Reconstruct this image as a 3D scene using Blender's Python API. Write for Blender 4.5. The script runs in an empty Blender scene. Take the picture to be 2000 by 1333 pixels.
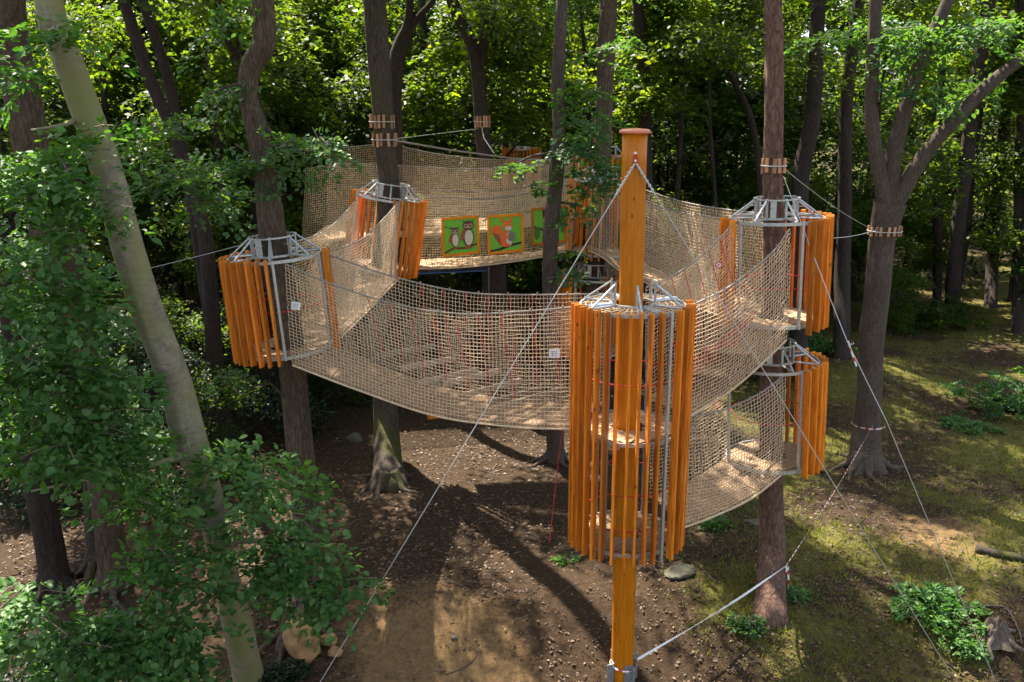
import bpy, math, random
import numpy as np
from mathutils import Vector, Matrix
random.seed(7)
rng = np.random.default_rng(7)
R = math.radians
sc = bpy.context.scene
C = sc.collection

# ------------------------------------------------------------------ camera
CAM_Z, PITCH, FPX = 10.3, R(14.7), 1700.0
cd = bpy.data.cameras.new('camera'); cam = bpy.data.objects.new('camera', cd); C.objects.link(cam)
cam.location = (0, 0, CAM_Z); cam.rotation_euler = (R(90) - PITCH, 0, 0)
cd.sensor_width = 36; cd.lens = 36 * FPX / 2000; cd.clip_end = 800; cd.clip_start = 0.1
sc.camera = cam
# ------------------------------------------------------------------ light
SUN_EL, SUN_AZ = R(57), R(-32)          # azimuth from +Y towards +X
w = bpy.data.worlds.new("World"); sc.world = w; w.use_nodes = True
nt = w.node_tree; bg = nt.nodes['Background']
sky = nt.nodes.new('ShaderNodeTexSky'); sky.sky_type = 'NISHITA'; sky.sun_disc = False
sky.dust_density = 2.5; sky.ozone_density = .6; sky.sun_elevation = SUN_EL; sky.sun_rotation = SUN_AZ
hsv = nt.nodes.new('ShaderNodeHueSaturation'); hsv.inputs['Saturation'].default_value = .55
nt.links.new(sky.outputs[0], hsv.inputs['Color']); nt.links.new(hsv.outputs[0], bg.inputs[0]); bg.inputs[1].default_value = 0.10
sl = bpy.data.lights.new('sun', 'SUN'); sl.energy = 5.0; sl.angle = R(0.5); sl.color = (1, .91, .76)
so = bpy.data.objects.new('sun', sl); C.objects.link(so); so.location = (-20, 40, 60)
sd = Vector((math.sin(SUN_AZ) * math.cos(SUN_EL), math.cos(SUN_AZ) * math.cos(SUN_EL), math.sin(SUN_EL)))
so.rotation_euler = sd.to_track_quat('Z', 'Y').to_euler()
sc.view_settings.view_transform = 'Standard'; sc.view_settings.look = 'None'
sc.view_settings.exposure = 1.98; sc.view_settings.gamma = 1
sc.cycles.max_bounces = 7; sc.cycles.diffuse_bounces = 4; sc.cycles.transmission_bounces = 4
sc.cycles.glossy_bounces = 2; sc.cycles.caustics_reflective = False; sc.cycles.caustics_refractive = False
sc.cycles.sample_clamp_indirect = 6

SP, CP = math.sin(PITCH), math.cos(PITCH)
def at(px, py, Y):
    """world point seen at photo pixel px,py at forward distance Y"""
    u = (px - 1000) / FPX; v = (666.5 - py) / FPX
    k = Y / (CP + v * SP)
    return Vector((u * k, Y, CAM_Z + (-SP + v * CP) * k))
def on_ground(px, py):
    v = (666.5 - py) / FPX; z = 0.0
    for _ in range(12):
        k = (z - CAM_Z) / (-SP + v * CP); x = (px - 1000) / FPX * k; y = (CP + v * SP) * k
        z = .5 * z + .5 * gz(x, y)
    return Vector((x, y, z))

# ------------------------------------------------------------------ noise helper + terrain
_ph = rng.uniform(0, 6.28, (24, 2)); _fr = rng.normal(0, 1, (24, 2))
def fnoise(x, y, scale, k0=0, n=8):
    s = 0
    for i in range(k0, k0 + n):
        s = s + np.sin((_fr[i, 0] * x + _fr[i, 1] * y) / scale + _ph[i, 0])
    return s / n
def gh(x, y):
    x = np.asarray(x, float); y = np.asarray(y, float)
    h = 0.10 * fnoise(x, y, 2.6) + 0.05 * fnoise(x, y, 0.9, 8)
    h = h + 0.55 * np.exp(-(((x - 13) / 3.5) ** 2 + ((y - 33) / 3.0) ** 2))
    h = h + 0.02 * np.clip(y - 60, 0, 60)
    t = np.clip((17.6 - y) / 3.6, 0, 1); h = h - 1.0 * t * t * (3 - 2 * t)
    return h
def gz(x, y): return float(gh(x, y))

# ------------------------------------------------------------------ materials
def newmat(name):
    m = bpy.data.materials.new(name); m.use_nodes = True
    n = m.node_tree; b = n.nodes['Principled BSDF']
    return m, n, b
def N(n, t, **kw):
    x = n.nodes.new(t)
    for k, v in kw.items():
        if k.startswith('i_'):
            key = k[2:]
            x.inputs[int(key) if key.isdigit() else key].default_value = v
        else: setattr(x, k, v)
    return x
def ramp(n, fac, stops):
    r = n.nodes.new('ShaderNodeValToRGB'); n.links.new(fac, r.inputs[0])
    el = r.color_ramp.elements
    while len(el) < len(stops): el.new(0.5)
    for e, (p, c) in zip(el, stops): e.position = p; e.color = (*c, 1)
    return r.outputs[0]
def mapped(n, scale, coord='Object'):
    tc = N(n, 'ShaderNodeTexCoord'); mp = N(n, 'ShaderNodeMapping'); mp.inputs['Scale'].default_value = scale
    n.links.new(tc.outputs[coord], mp.inputs[0]); return mp.outputs[0]
def mixc(n, fac, a, b, mode='MIX'):
    m = N(n, 'ShaderNodeMix', data_type='RGBA', blend_type=mode)
    for sock, val in ((m.inputs[0], fac), (m.inputs[6], a), (m.inputs[7], b)):
        if isinstance(val, bpy.types.NodeSocket): n.links.new(val, sock)
        elif isinstance(val, (int, float)): sock.default_value = val
        else: sock.default_value = (*val, 1)
    return m.outputs[2]
def bump(n, b, h, s, d=0.01):
    x = N(n, 'ShaderNodeBump'); x.inputs['Strength'].default_value = s; x.inputs['Distance'].default_value = d
    n.links.new(h, x.inputs['Height']); n.links.new(x.outputs[0], b.inputs['Normal'])

def wood_mat(name, dark, mid, light, rough=0.42, spec=.5, knots=True):
    m, n, b = newmat(name)
    oi = N(n, 'ShaderNodeObjectInfo')
    tc = N(n, 'ShaderNodeTexCoord'); mp = N(n, 'ShaderNodeMapping')
    mp.inputs['Scale'].default_value = (14, 14, .8)
    ad = N(n, 'ShaderNodeVectorMath', operation='SCALE'); ad.inputs['Scale'].default_value = 40
    cx = N(n, 'ShaderNodeCombineXYZ')
    for i in range(3): n.links.new(oi.outputs['Random'], cx.inputs[i])
    n.links.new(cx.outputs[0], ad.inputs[0])
    n.links.new(ad.outputs[0], mp.inputs['Location']); n.links.new(tc.outputs['Object'], mp.inputs[0])
    nz = N(n, 'ShaderNodeTexNoise', i_Scale=2.2, i_Detail=5.0, i_Roughness=.65, i_Distortion=.5); n.links.new(mp.outputs[0], nz.inputs[0])
    col = ramp(n, nz.outputs[0], [(.28, dark), (.5, mid), (.74, light)])
    big = N(n, 'ShaderNodeTexNoise', i_Scale=1.2, i_Detail=3.0); n.links.new(tc.outputs['Object'], big.inputs[0])
    hs = N(n, 'ShaderNodeHueSaturation')
    mr = N(n, 'ShaderNodeMapRange'); mr.inputs[3].default_value = .62; mr.inputs[4].default_value = 1.25
    n.links.new(oi.outputs['Random'], mr.inputs[0]); n.links.new(mr.outputs[0], hs.inputs['Value']); n.links.new(col, hs.inputs['Color'])
    c2 = mixc(n, big.outputs[0], hs.outputs[0], (0.8, .8, .8), 'MULTIPLY')
    if knots:
        vo = N(n, 'ShaderNodeTexVoronoi', i_Scale=1.0); mp2 = N(n, 'ShaderNodeMapping'); mp2.inputs['Scale'].default_value = (5, 5, 2.6)
        n.links.new(ad.outputs[0], mp2.inputs['Location']); n.links.new(tc.outputs['Object'], mp2.inputs[0]); n.links.new(mp2.outputs[0], vo.inputs[0])
        kf = ramp(n, vo.outputs['Distance'], [(.05, (1, 1, 1)), (.13, (0, 0, 0))])
        c2 = mixc(n, kf, c2, tuple(x * .35 for x in dark))
    n.links.new(c2, b.inputs['Base Color']); b.inputs['Roughness'].default_value = rough
    b.inputs['Specular IOR Level'].default_value = spec
    bump(n, b, nz.outputs[0], .35, .006)
    return m
M = {}
M['orange'] = wood_mat('orange_stained_wood', (.33, .08, .006), (.74, .215, .014), (.88, .38, .05), .45, .35)
M['pole'] = wood_mat('orange_pole_wood', (.52, .14, .003), (.76, .235, .005), (.88, .32, .012), .4, .3)
M['deck'] = wood_mat('deck_wood', (.28, .165, .09), (.44, .28, .165), (.58, .40, .25), .7, .3)
M['greyplank'] = wood_mat('worn_plank_wood', (.24, .18, .13), (.38, .30, .22), (.5, .42, .32), .7, .3)
M['block'] = wood_mat('strap_block_wood', (.34, .15, .08), (.5, .27, .15), (.62, .40, .26), .6, .3)
def plain(name, col, rough=.6, metal=0.0, var=.15, scale=18, bmp=.15):
    m, n, b = newmat(name)
    nz = N(n, 'ShaderNodeTexNoise', i_Scale=float(scale), i_Detail=4.0); n.links.new(mapped(n, (1, 1, 1)), nz.inputs[0])
    c = ramp(n, nz.outputs[0], [(.3, tuple(x * (1 - var) for x in col)), (.7, tuple(min(1, x * (1 + var)) for x in col))])
    n.links.new(c, b.inputs['Base Color']); b.inputs['Roughness'].default_value = rough; b.inputs['Metallic'].default_value = metal
    if bmp: bump(n, b, nz.outputs[0], bmp, .004)
    return m
M['steel'] = plain('galvanised_steel', (.46, .49, .51), .42, .75, .2, 25)
M['cable'] = plain('steel_cable', (.5, .5, .5), .45, .5, .1)
M['net'] = plain('beige_net_rope', (.62, .47, .31), .85, 0, .22, 30)
M['ropeedge'] = plain('grey_edge_rope', (.26, .23, .20), .8, 0, .2, 40)
M['red'] = plain('red_rope', (.52, .02, .015), .6, 0, .2, 30)
M['white'] = plain('white_plastic', (.78, .79, .8), .4, 0, .03)
M['ink'] = plain('grey_ink', (.25, .26, .3), .6, 0, .05)
M['blue'] = plain('blue_tarpaulin', (.03, .10, .30), .6, 0, .2)
M['cap'] = plain('terracotta_cap', (.62, .20, .11), .28, 0, .08)
def flatcol(k, c): M[k] = plain(k, c, .55, 0, .1, 14, .05)
for k, c in dict(paint_green=(.16, .46, .02), paint_darkgreen=(.05, .17, .015), paint_brown=(.09, .035, .02), paint_tan=(.42, .26, .14), paint_cream=(.62, .55, .42), paint_orange=(.80, .13, .01),
                 paint_rust=(.32, .07, .02), paint_grey=(.17, .18, .14), paint_black=(.02, .015, .012), paint_yellow=(.75, .45, .05)).items(): flatcol(k, c)
def tape_mat():
    m, n, b = newmat('red_white_tape')
    at_ = N(n, 'ShaderNodeAttribute', attribute_name='run')
    mm = N(n, 'ShaderNodeMath', operation='FRACT'); n.links.new(at_.outputs['Fac'], mm.inputs[0])
    c = ramp(n, mm.outputs[0], [(.0, (.75, .73, .72)), (.60, (.75, .73, .72)), (.62, (.55, .03, .02)), (1, (.55, .03, .02))])
    n.links.new(c, b.inputs['Base Color']); b.inputs['Roughness'].default_value = .35
    return m
M['tape'] = tape_mat()
def bark_mat(name, dark, light, moss=0.0, mosscol=(.10, .12, .02), sc_=(7, 7, 1.3), strength=.9, smooth=False):
    m, n, b = newmat(name)
    v = mapped(n, sc_)
    nz = N(n, 'ShaderNodeTexNoise', i_Scale=2.4, i_Detail=6.0, i_Roughness=.7, i_Distortion=.6); n.links.new(v, nz.inputs[0])
    vo = N(n, 'ShaderNodeTexVoronoi', feature='DISTANCE_TO_EDGE', i_Scale=2.3)
    dsm = N(n, 'ShaderNodeVectorMath', operation='ADD'); n.links.new(v, dsm.inputs[0]); 
    sc2 = N(n, 'ShaderNodeVectorMath', operation='SCALE'); sc2.inputs['Scale'].default_value = 1.1; n.links.new(nz.outputs['Color'], sc2.inputs[0]); n.links.new(sc2.outputs[0], dsm.inputs[1])
    n.links.new(dsm.outputs[0], vo.inputs[0])
    if smooth: fac = nz.outputs[0]
    else:
        mu = N(n, 'ShaderNodeMath', operation='MULTIPLY_ADD'); n.links.new(vo.outputs['Distance'], mu.inputs[0]); mu.inputs[1].default_value = 1.3
        n.links.new(nz.outputs[0], mu.inputs[2]); fac = mu.outputs[0]
    col = ramp(n, fac, [(.35, dark), (.85, light)] if not smooth else [(.3, dark), (.7, light)])
    big = N(n, 'ShaderNodeTexNoise', i_Scale=1.7, i_Detail=4.0); n.links.new(mapped(n, (1, 1, .45)), big.inputs[0])
    col = mixc(n, 0.8, col, ramp(n, big.outputs[0], [(.3, (.62, .62, .62)), (.7, (1.0, 1.0, 1.0))]), 'MULTIPLY')
    if smooth:
        sn = N(n, 'ShaderNodeTexNoise', i_Scale=1.0, i_Detail=5.0, i_Roughness=.6, i_Distortion=1.2); n.links.new(mapped(n, (1.3, 1.3, 3.2)), sn.inputs[0])
        sf = ramp(n, sn.outputs[0], [(.465, (0, 0, 0)), (.49, (.5, .5, .5)), (.50, (.5, .5, .5)), (.525, (0, 0, 0))])
        col = mixc(n, sf, col, tuple(x * .55 for x in dark))
        ln = N(n, 'ShaderNodeTexNoise', i_Scale=2.2, i_Detail=6.0, i_Roughness=.7); n.links.new(mapped(n, (1, 1, .6)), ln.inputs[0])
        lf = ramp(n, ln.outputs[0], [(.56, (0, 0, 0)), (.68, (.8, .8, .8))]); col = mixc(n, lf, col, tuple(min(1, x * 1.35) for x in light))
    if moss > 0:
        mz = N(n, 'ShaderNodeTexNoise', i_Scale=1.3, i_Detail=5.0); n.links.new(mapped(n, (1, 1, .5)), mz.inputs[0])
        mf = ramp(n, mz.outputs[0], [(.62 - .3 * moss, (0, 0, 0)), (.8 - .3 * moss, (1, 1, 1))])
        col = mixc(n, mf, col, mosscol)
    n.links.new(col, b.inputs['Base Color']); b.inputs['Roughness'].default_value = .85; b.inputs['Specular IOR Level'].default_value = .25
    bump(n, b, fac, strength, .05 if not smooth else .012)
    return m
M['bark'] = bark_mat('oak_bark', (.048, .032, .022), (.19, .138, .10))
M['bark_moss'] = bark_mat('mossy_oak_bark', (0.037, 0.027, 0.022), (0.136, 0.105, 0.082), .45, (0.080, 0.080, 0.024))
M['bark_dark'] = bark_mat('dark_bark', (0.024, 0.017, 0.015), (0.075, 0.054, 0.048))
M['bark_beech'] = bark_mat('beech_bark', (.16, .14, .10), (.34, .315, .24), .62, (.20, .20, .085), (1.6, 1.6, 2.6), .5, True)
M['bark_pine'] = bark_mat('pine_bark', (0.072, 0.038, 0.029), (0.289, 0.170, 0.128), 0, sc_=(5.5, 5.5, 1.6))
M['bark_grey'] = bark_mat('grey_bark', (.045, .032, .026), (.15, .115, .095), sc_=(12, 12, 1.4), strength=.6)
M['twig'] = plain('twig_bark', (.16, .12, .09), .8, 0, .3)
M['stone'] = plain('ochre_stone', (.30, .175, .075), .85, 0, .55, 4, 1.0)
M['greystone'] = plain('grey_stone', (.085, .078, .055), .85, 0, .35, 7, .9)
M['deadwood'] = plain('grey_deadwood', (.10, .075, .058), .85, 0, .45, 12, .9)

def leaf_mat(name, c1, c2, t1, t2, tr=.42, rough=.5):
    m, n, b = newmat(name)
    gi = N(n, 'ShaderNodeNewGeometry'); oi = N(n, 'ShaderNodeObjectInfo')
    nz = N(n, 'ShaderNodeTexNoise', i_Scale=.55, i_Detail=2.0); n.links.new(gi.outputs['Position'], nz.inputs[0])
    a = N(n, 'ShaderNodeMath', operation='MULTIPLY_ADD'); n.links.new(gi.outputs['Random Per Island'], a.inputs[0]); a.inputs[1].default_value = .55
    s = N(n, 'ShaderNodeMath', operation='MULTIPLY_ADD'); n.links.new(nz.outputs[0], s.inputs[0]); s.inputs[1].default_value = .9; s.inputs[2].default_value = -.2
    n.links.new(s.outputs[0], a.inputs[2])
    c = ramp(n, a.outputs[0], [(.15, c1), (.85, c2)]); t = ramp(n, a.outputs[0], [(.15, t1), (.85, t2)])
    n.links.new(c, b.inputs['Base Color']); b.inputs['Roughness'].default_value = rough; b.inputs['Specular IOR Level'].default_value = .28
    tl = N(n, 'ShaderNodeBsdfTranslucent'); n.links.new(t, tl.inputs[0])
    mx = N(n, 'ShaderNodeMixShader'); mx.inputs[0].default_value = tr
    out = n.nodes['Material Output']
    n.links.new(b.outputs[0], mx.inputs[1]); n.links.new(tl.outputs[0], mx.inputs[2]); n.links.new(mx.outputs[0], out.inputs[0])
    return m
M['leaf_near'] = leaf_mat('beech_leaves', (.040, .110, .028), (.10, .20, .055), (.06, .22, .015), (.16, .36, .02), .35)
M['leaf_oak'] = leaf_mat('oak_leaves', (.035, .095, .035), (.08, .155, .06), (.08, .24, .02), (.20, .38, .03), .38)
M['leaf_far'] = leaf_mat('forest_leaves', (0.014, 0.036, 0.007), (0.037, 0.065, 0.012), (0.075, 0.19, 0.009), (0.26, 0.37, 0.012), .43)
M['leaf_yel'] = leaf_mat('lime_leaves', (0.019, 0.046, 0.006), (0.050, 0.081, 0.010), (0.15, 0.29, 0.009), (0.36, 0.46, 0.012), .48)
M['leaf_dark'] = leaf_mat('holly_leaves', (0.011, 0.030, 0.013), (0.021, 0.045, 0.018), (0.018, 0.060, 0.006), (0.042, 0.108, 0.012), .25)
M['grass'] = leaf_mat('grass_blades', (.07, .10, .016), (.18, .19, .04), (.16, .24, .02), (.34, .36, .04), .4, .6)
M['litter'] = None
def litter_mat():
    m, n, b = newmat('fallen_leaves')
    gi = N(n, 'ShaderNodeNewGeometry')
    c = ramp(n, gi.outputs['Random Per Island'], [(.0, (.03, .018, .012)), (.5, (.07, .04, .024)), (.88, (.12, .075, .042)), (1, (.20, .14, .09))])
    n.links.new(c, b.inputs['Base Color']); b.inputs['Roughness'].default_value = .7
    return m
M['litter'] = litter_mat()
def ground_mat():
    m, n, b = newmat('forest_floor')
    za = N(n, 'ShaderNodeVertexColor', layer_name='zone'); sp = N(n, 'ShaderNodeSeparateColor'); n.links.new(za.outputs[0], sp.inputs[0])
    v = mapped(n, (1, 1, 1))
    n1 = N(n, 'ShaderNodeTexNoise', i_Scale=9.0, i_Detail=8.0, i_Roughness=.75); n.links.new(v, n1.inputs[0])
    n2 = N(n, 'ShaderNodeTexNoise', i_Scale=1.1, i_Detail=6.0, i_Roughness=.6); n.links.new(v, n2.inputs[0])
    n3 = N(n, 'ShaderNodeTexNoise', i_Scale=45.0, i_Detail=4.0); n.links.new(v, n3.inputs[0])
    soil = ramp(n, n1.outputs[0], [(.3, (.020, .012, .007)), (.6, (.060, .038, .022)), (.8, (.12, .08, .05))])
    sand = ramp(n, n1.outputs[0], [(.25, (.10, .06, .028)), (.6, (.22, .14, .068)), (.8, (.32, .22, .12))])
    moss = ramp(n, n3.outputs[0], [(.3, (.055, .055, .012)), (.7, (.16, .14, .035))])
    def thr(sock, lo, hi, amt):
        a = N(n, 'ShaderNodeMath', operation='MULTIPLY_ADD'); n.links.new(n2.outputs[0], a.inputs[0]); a.inputs[1].default_value = amt; n.links.new(sock, a.inputs[2])
        a2 = N(n, 'ShaderNodeMath', operation='MULTIPLY_ADD'); n.links.new(n1.outputs[0], a2.inputs[0]); a2.inputs[1].default_value = amt * .6; n.links.new(a.outputs[0], a2.inputs[2])
        return ramp(n, a2.outputs[0], [(lo, (0, 0, 0)), (hi, (1, 1, 1))])
    c = mixc(n, thr(sp.outputs[0], .75, 1.0, .5), soil, sand)
    c = mixc(n, thr(sp.outputs[1], .82, 1.05, .6), c, moss)
    n.links.new(c, b.inputs['Base Color']); b.inputs['Roughness'].default_value = .95; b.inputs['Specular IOR Level'].default_value = .15
    ad = N(n, 'ShaderNodeMath', operation='ADD'); n.links.new(n1.outputs[0], ad.inputs[0]); n.links.new(n3.outputs[0], ad.inputs[1])
    bump(n, b, ad.outputs[0], .8, .05)
    return m
M['ground'] = ground_mat()

# ------------------------------------------------------------------ mesh helpers
def tag(o, label=None, cat=None, group=None, kind=None):
    if label: o['label'] = label
    if cat: o['category'] = cat
    if group: o['group'] = group
    if kind: o['kind'] = kind
    return o
def thing(name, loc, label, cat, group=None):
    o = bpy.data.objects.new(name, None); o.empty_display_size = .2; C.objects.link(o); o.location = loc
    return tag(o, label, cat, group)
def world_loc(o):
    v = Vector(o.location)
    while o.parent: o = o.parent; v += Vector(o.location)
    return v
class MB:
    def __init__(s): s.v = []; s.f = []; s.n = 0; s.run = None
    def add(s, v, f):
        v = np.asarray(v, float).reshape(-1, 3); f = np.asarray(f, int)
        s.v.append(v); s.f += (f + s.n).tolist(); s.n += len(v)
    def tube(s, path, rad, n=6, caps=True, closed=False):
        P = np.array([tuple(p) for p in path], float); k = len(P)
        r = np.full(k, rad, float) if np.isscalar(rad) else np.asarray(rad, float)
        if closed: T = np.roll(P, -1, 0) - np.roll(P, 1, 0)
        else: T = np.gradient(P, axis=0)
        T /= np.linalg.norm(T, axis=1)[:, None] + 1e-9
        up = np.array([0, 0, 1.]) if abs(T[0][2]) < .9 else np.array([1., 0, 0])
        vs = []
        U = np.cross(T[0], up); U /= np.linalg.norm(U)
        for i in range(k):
            U = U - T[i] * U.dot(T[i]); U /= np.linalg.norm(U) + 1e-9
            V = np.cross(T[i], U)
            a = np.arange(n) * 2 * math.pi / n
            vs.append(P[i] + r[i] * (np.cos(a)[:, None] * U + np.sin(a)[:, None] * V))
        f = []
        rng_ = k if closed else k - 1
        for i in range(rng_):
            j = (i + 1) % k
            for q in range(n): f.append((i * n + q, i * n + (q + 1) % n, j * n + (q + 1) % n, j * n + q))
        base = s.n; s.add(np.vstack(vs), f)
        if caps and not closed:
            s.f.append([base + q for q in range(n)][::-1]); s.f.append([base + (k - 1) * n + q for q in range(n)])
    def beam(s, a, b, wu, wv, up=(0, 0, 1), bev=0.0, slant=0.0):
        """rectangular bar a->b ; wu along (T x up), wv along the other axis; bevelled section"""
        a = np.array(tuple(a), float); b = np.array(tuple(b), float); T = b - a; T /= np.linalg.norm(T)
        U = np.cross(T, np.array(up, float)); U /= np.linalg.norm(U); V = np.cross(T, U)
        hu, hv = wu / 2, wv / 2
        if bev > 0: sec = [(-hu + bev, -hv), (hu - bev, -hv), (hu, -hv + bev), (hu, hv - bev), (hu - bev, hv), (-hu + bev, hv), (-hu, hv - bev), (-hu, -hv + bev)]
        else: sec = [(-hu, -hv), (hu, -hv), (hu, hv), (-hu, hv)]
        n = len(sec)
        v = [a + U * x + V * y - T * slant * (y / hv) * .5 for x, y in sec] + [b + U * x + V * y for x, y in sec]
        f = [(i, (i + 1) % n, n + (i + 1) % n, n + i) for i in range(n)]
        base = s.n; s.add(v, f); s.f.append([base + i for i in range(n)][::-1]); s.f.append([base + n + i for i in range(n)])
    def build(s, name, mat, parent=None, smooth=False, label=None):
        if not s.n: return None
        V = np.vstack(s.v)
        if parent is not None: V = V - np.array(world_loc(parent))
        me = bpy.data.meshes.new(name)
        me.from_pydata(V.tolist(), [], s.f); me.materials.append(M[mat] if isinstance(mat, str) else mat)
        if smooth: me.polygons.foreach_set('use_smooth', [True] * len(me.polygons))
        me.update()
        o = bpy.data.objects.new(name, me); C.objects.link(o)
        if parent is not None: o.parent = parent
        if label: o['label'] = label
        return o
def quick_mesh(name, V, F, mat, parent=None, link=True, loc=None):
    """V (n,3), F (m,k) arrays, same k"""
    me = bpy.data.meshes.new(name); V = np.ascontiguousarray(V, np.float32)
    if parent is not None and loc is None: V = V - np.array(world_loc(parent), np.float32)
    F = np.ascontiguousarray(F, np.int32); k = F.shape[1]
    me.vertices.add(len(V)); me.vertices.foreach_set('co', V.ravel())
    me.loops.add(F.size); me.loops.foreach_set('vertex_index', F.ravel())
    me.polygons.add(len(F)); me.polygons.foreach_set('loop_start', np.arange(len(F), dtype=np.int32) * k)
    me.materials.append(M[mat]); me.update(calc_edges=True)
    if not link: return me
    o = bpy.data.objects.new(name, me); C.objects.link(o)
    if parent is not None: o.parent = parent
    return o
def catmull(pts, per=6):
    P = [np.array(p, float) for p in pts]; P = [2 * P[0] - P[1]] + P + [2 * P[-1] - P[-2]]
    out = []
    for i in range(1, len(P) - 2):
        for k in range(per):
            t = k / per
            out.append(.5 * (2 * P[i] + (P[i + 1] - P[i - 1]) * t + (2 * P[i - 1] - 5 * P[i] + 4 * P[i + 1] - P[i + 2]) * t * t + (3 * P[i] - P[i - 1] - 3 * P[i + 1] + P[i + 2]) * t ** 3))
    out.append(P[-2]); return np.array(out)

# ------------------------------------------------------------------ foliage
def leaf_verts(c, d, nrm, L, W, fine=False):
    """c,d,nrm (n,3); L,W (n,) -> V,F"""
    d = d / (np.linalg.norm(d, axis=1)[:, None] + 1e-9)
    nrm = nrm - d * (nrm * d).sum(1)[:, None]; nrm /= np.linalg.norm(nrm, axis=1)[:, None] + 1e-9
    s = np.cross(d, nrm); L = L[:, None]; W = W[:, None]; n = len(c)
    if fine:
        vs = [c, c + d * L * .3 + s * W * .45 + nrm * W * .12, c + d * L * .72 + s * W * .38 + nrm * W * .08, c + d * L - nrm * L * .12,
              c + d * L * .72 - s * W * .38 + nrm * W * .08, c + d * L * .3 - s * W * .45 + nrm * W * .12]
        V = np.stack(vs, 1).reshape(-1, 3); b = np.arange(n)[:, None] * 6
        F = np.vstack([b + np.array([[0, 1, 2, 3]]), b + np.array([[0, 3, 4, 5]])])
    else:
        vs = [c, c + d * L * .55 + s * W * .5 + nrm * W * .12, c + d * L - nrm * L * .1, c + d * L * .55 - s * W * .5 + nrm * W * .12]
        V = np.stack(vs, 1).reshape(-1, 3); b = np.arange(n)[:, None] * 4
        F = b + np.array([[0, 1, 2, 3]])
    return V, F
def sprays(centers, outs, Ls, per, leaf, flat=.30, droop=.28, rg=None):
    """flat fans of leaves (centers (k,3), outs (k,3) outward directions)"""
    rg = rg or rng
    k = len(centers)
    d = np.asarray(outs, float).copy(); d[:, 2] = d[:, 2] * .35 - .12 + rg.normal(0, .15, k); d += rg.normal(0, .25, (k, 3)) * [1, 1, .3]
    d /= np.linalg.norm(d, axis=1)[:, None]
    up = np.tile([0, 0, 1.], (k, 1)) + rg.normal(0, .28, (k, 3)); side = np.cross(d, up); side /= np.linalg.norm(side, axis=1)[:, None]
    up = np.cross(side, d)
    idx = np.repeat(np.arange(k), per); n = len(idx)
    u = rg.beta(1.3, 1.1, n); tw = np.round(u * 6) / 6 + rg.normal(0, .03, n)   # leaves gather along side twigs
    u = .35 * u + .65 * tw
    wmax = .42 * np.sin(np.clip(u, 0.02, 1) ** .75 * math.pi * .93) + .05
    sgn = rg.choice([-1, 1], n); ss = sgn * rg.uniform(.0, 1, n) ** .8 * wmax
    L = Ls[idx]
    ctr = centers[idx] + d[idx] * (L * (u - .45 + .35 * np.abs(ss)))[:, None] + side[idx] * (L * ss)[:, None] \
        + up[idx] * (rg.normal(0, .045, n) * L)[:, None]
    ctr[:, 2] -= droop * L * (u ** 2 + np.abs(ss) ** 1.5)
    ld = d[idx] * .7 + side[idx] * (sgn * .75)[:, None] + rg.normal(0, .35, (n, 3))
    nr = up[idx] + rg.normal(0, flat + .12, (n, 3))
    ll = leaf * rg.uniform(.65, 1.25, n)
    return ctr, ld, nr, ll
def crown_mesh(name, h, r, k, per, leaf, mat, Ls=(1.1, 1.9), shape=1.0, seed=1):
    rg = np.random.default_rng(seed)
    # clumps: sprays gather round limbs so gaps remain
    nl = max(6, k // 16); lim = []
    la = rg.uniform(0, 6.28, nl); lz = rg.uniform(.05, 1, nl); lr = rg.uniform(.45, 1.0, nl)
    prof = np.sin(np.clip(lz * .88 + .1, 0, 1) * math.pi) ** .6
    q = rg.integers(0, nl, k)
    a = la[q] + rg.normal(0, .22, k); z = lz[q] + rg.normal(0, .035, k); rad = lr[q] * prof[q] * rg.uniform(.55, 1.1, k)
    c = np.stack([np.cos(a) * rad * r, np.sin(a) * rad * r, z * h], 1)
    o = np.stack([np.cos(a), np.sin(a), (z - .5) * .6], 1)
    ctr, ld, nr, ll = sprays(c, o, rg.uniform(*Ls, k), per, leaf, rg=rg)
    V, F = leaf_verts(ctr, ld, nr, ll, ll * .62)
    return quick_mesh(name, V, F, mat, link=False)
def crown_mesh_limbs(name, h, r, seed, n=9):
    rg = np.random.default_rng(seed); mb = MB()
    for i in range(n):
        a = rg.uniform(0, 6.28); z = rg.uniform(0.1, .8) * h
        p = [(0, 0, z), (math.cos(a) * r * .35, math.sin(a) * r * .35, z + .35), (math.cos(a + .2) * r * .8, math.sin(a + .2) * r * .8, z + rg.uniform(.2, 1.3))]
        mb.tube(catmull(p, 3), np.linspace(.06, .015, 7), 4)
    return mb
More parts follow.
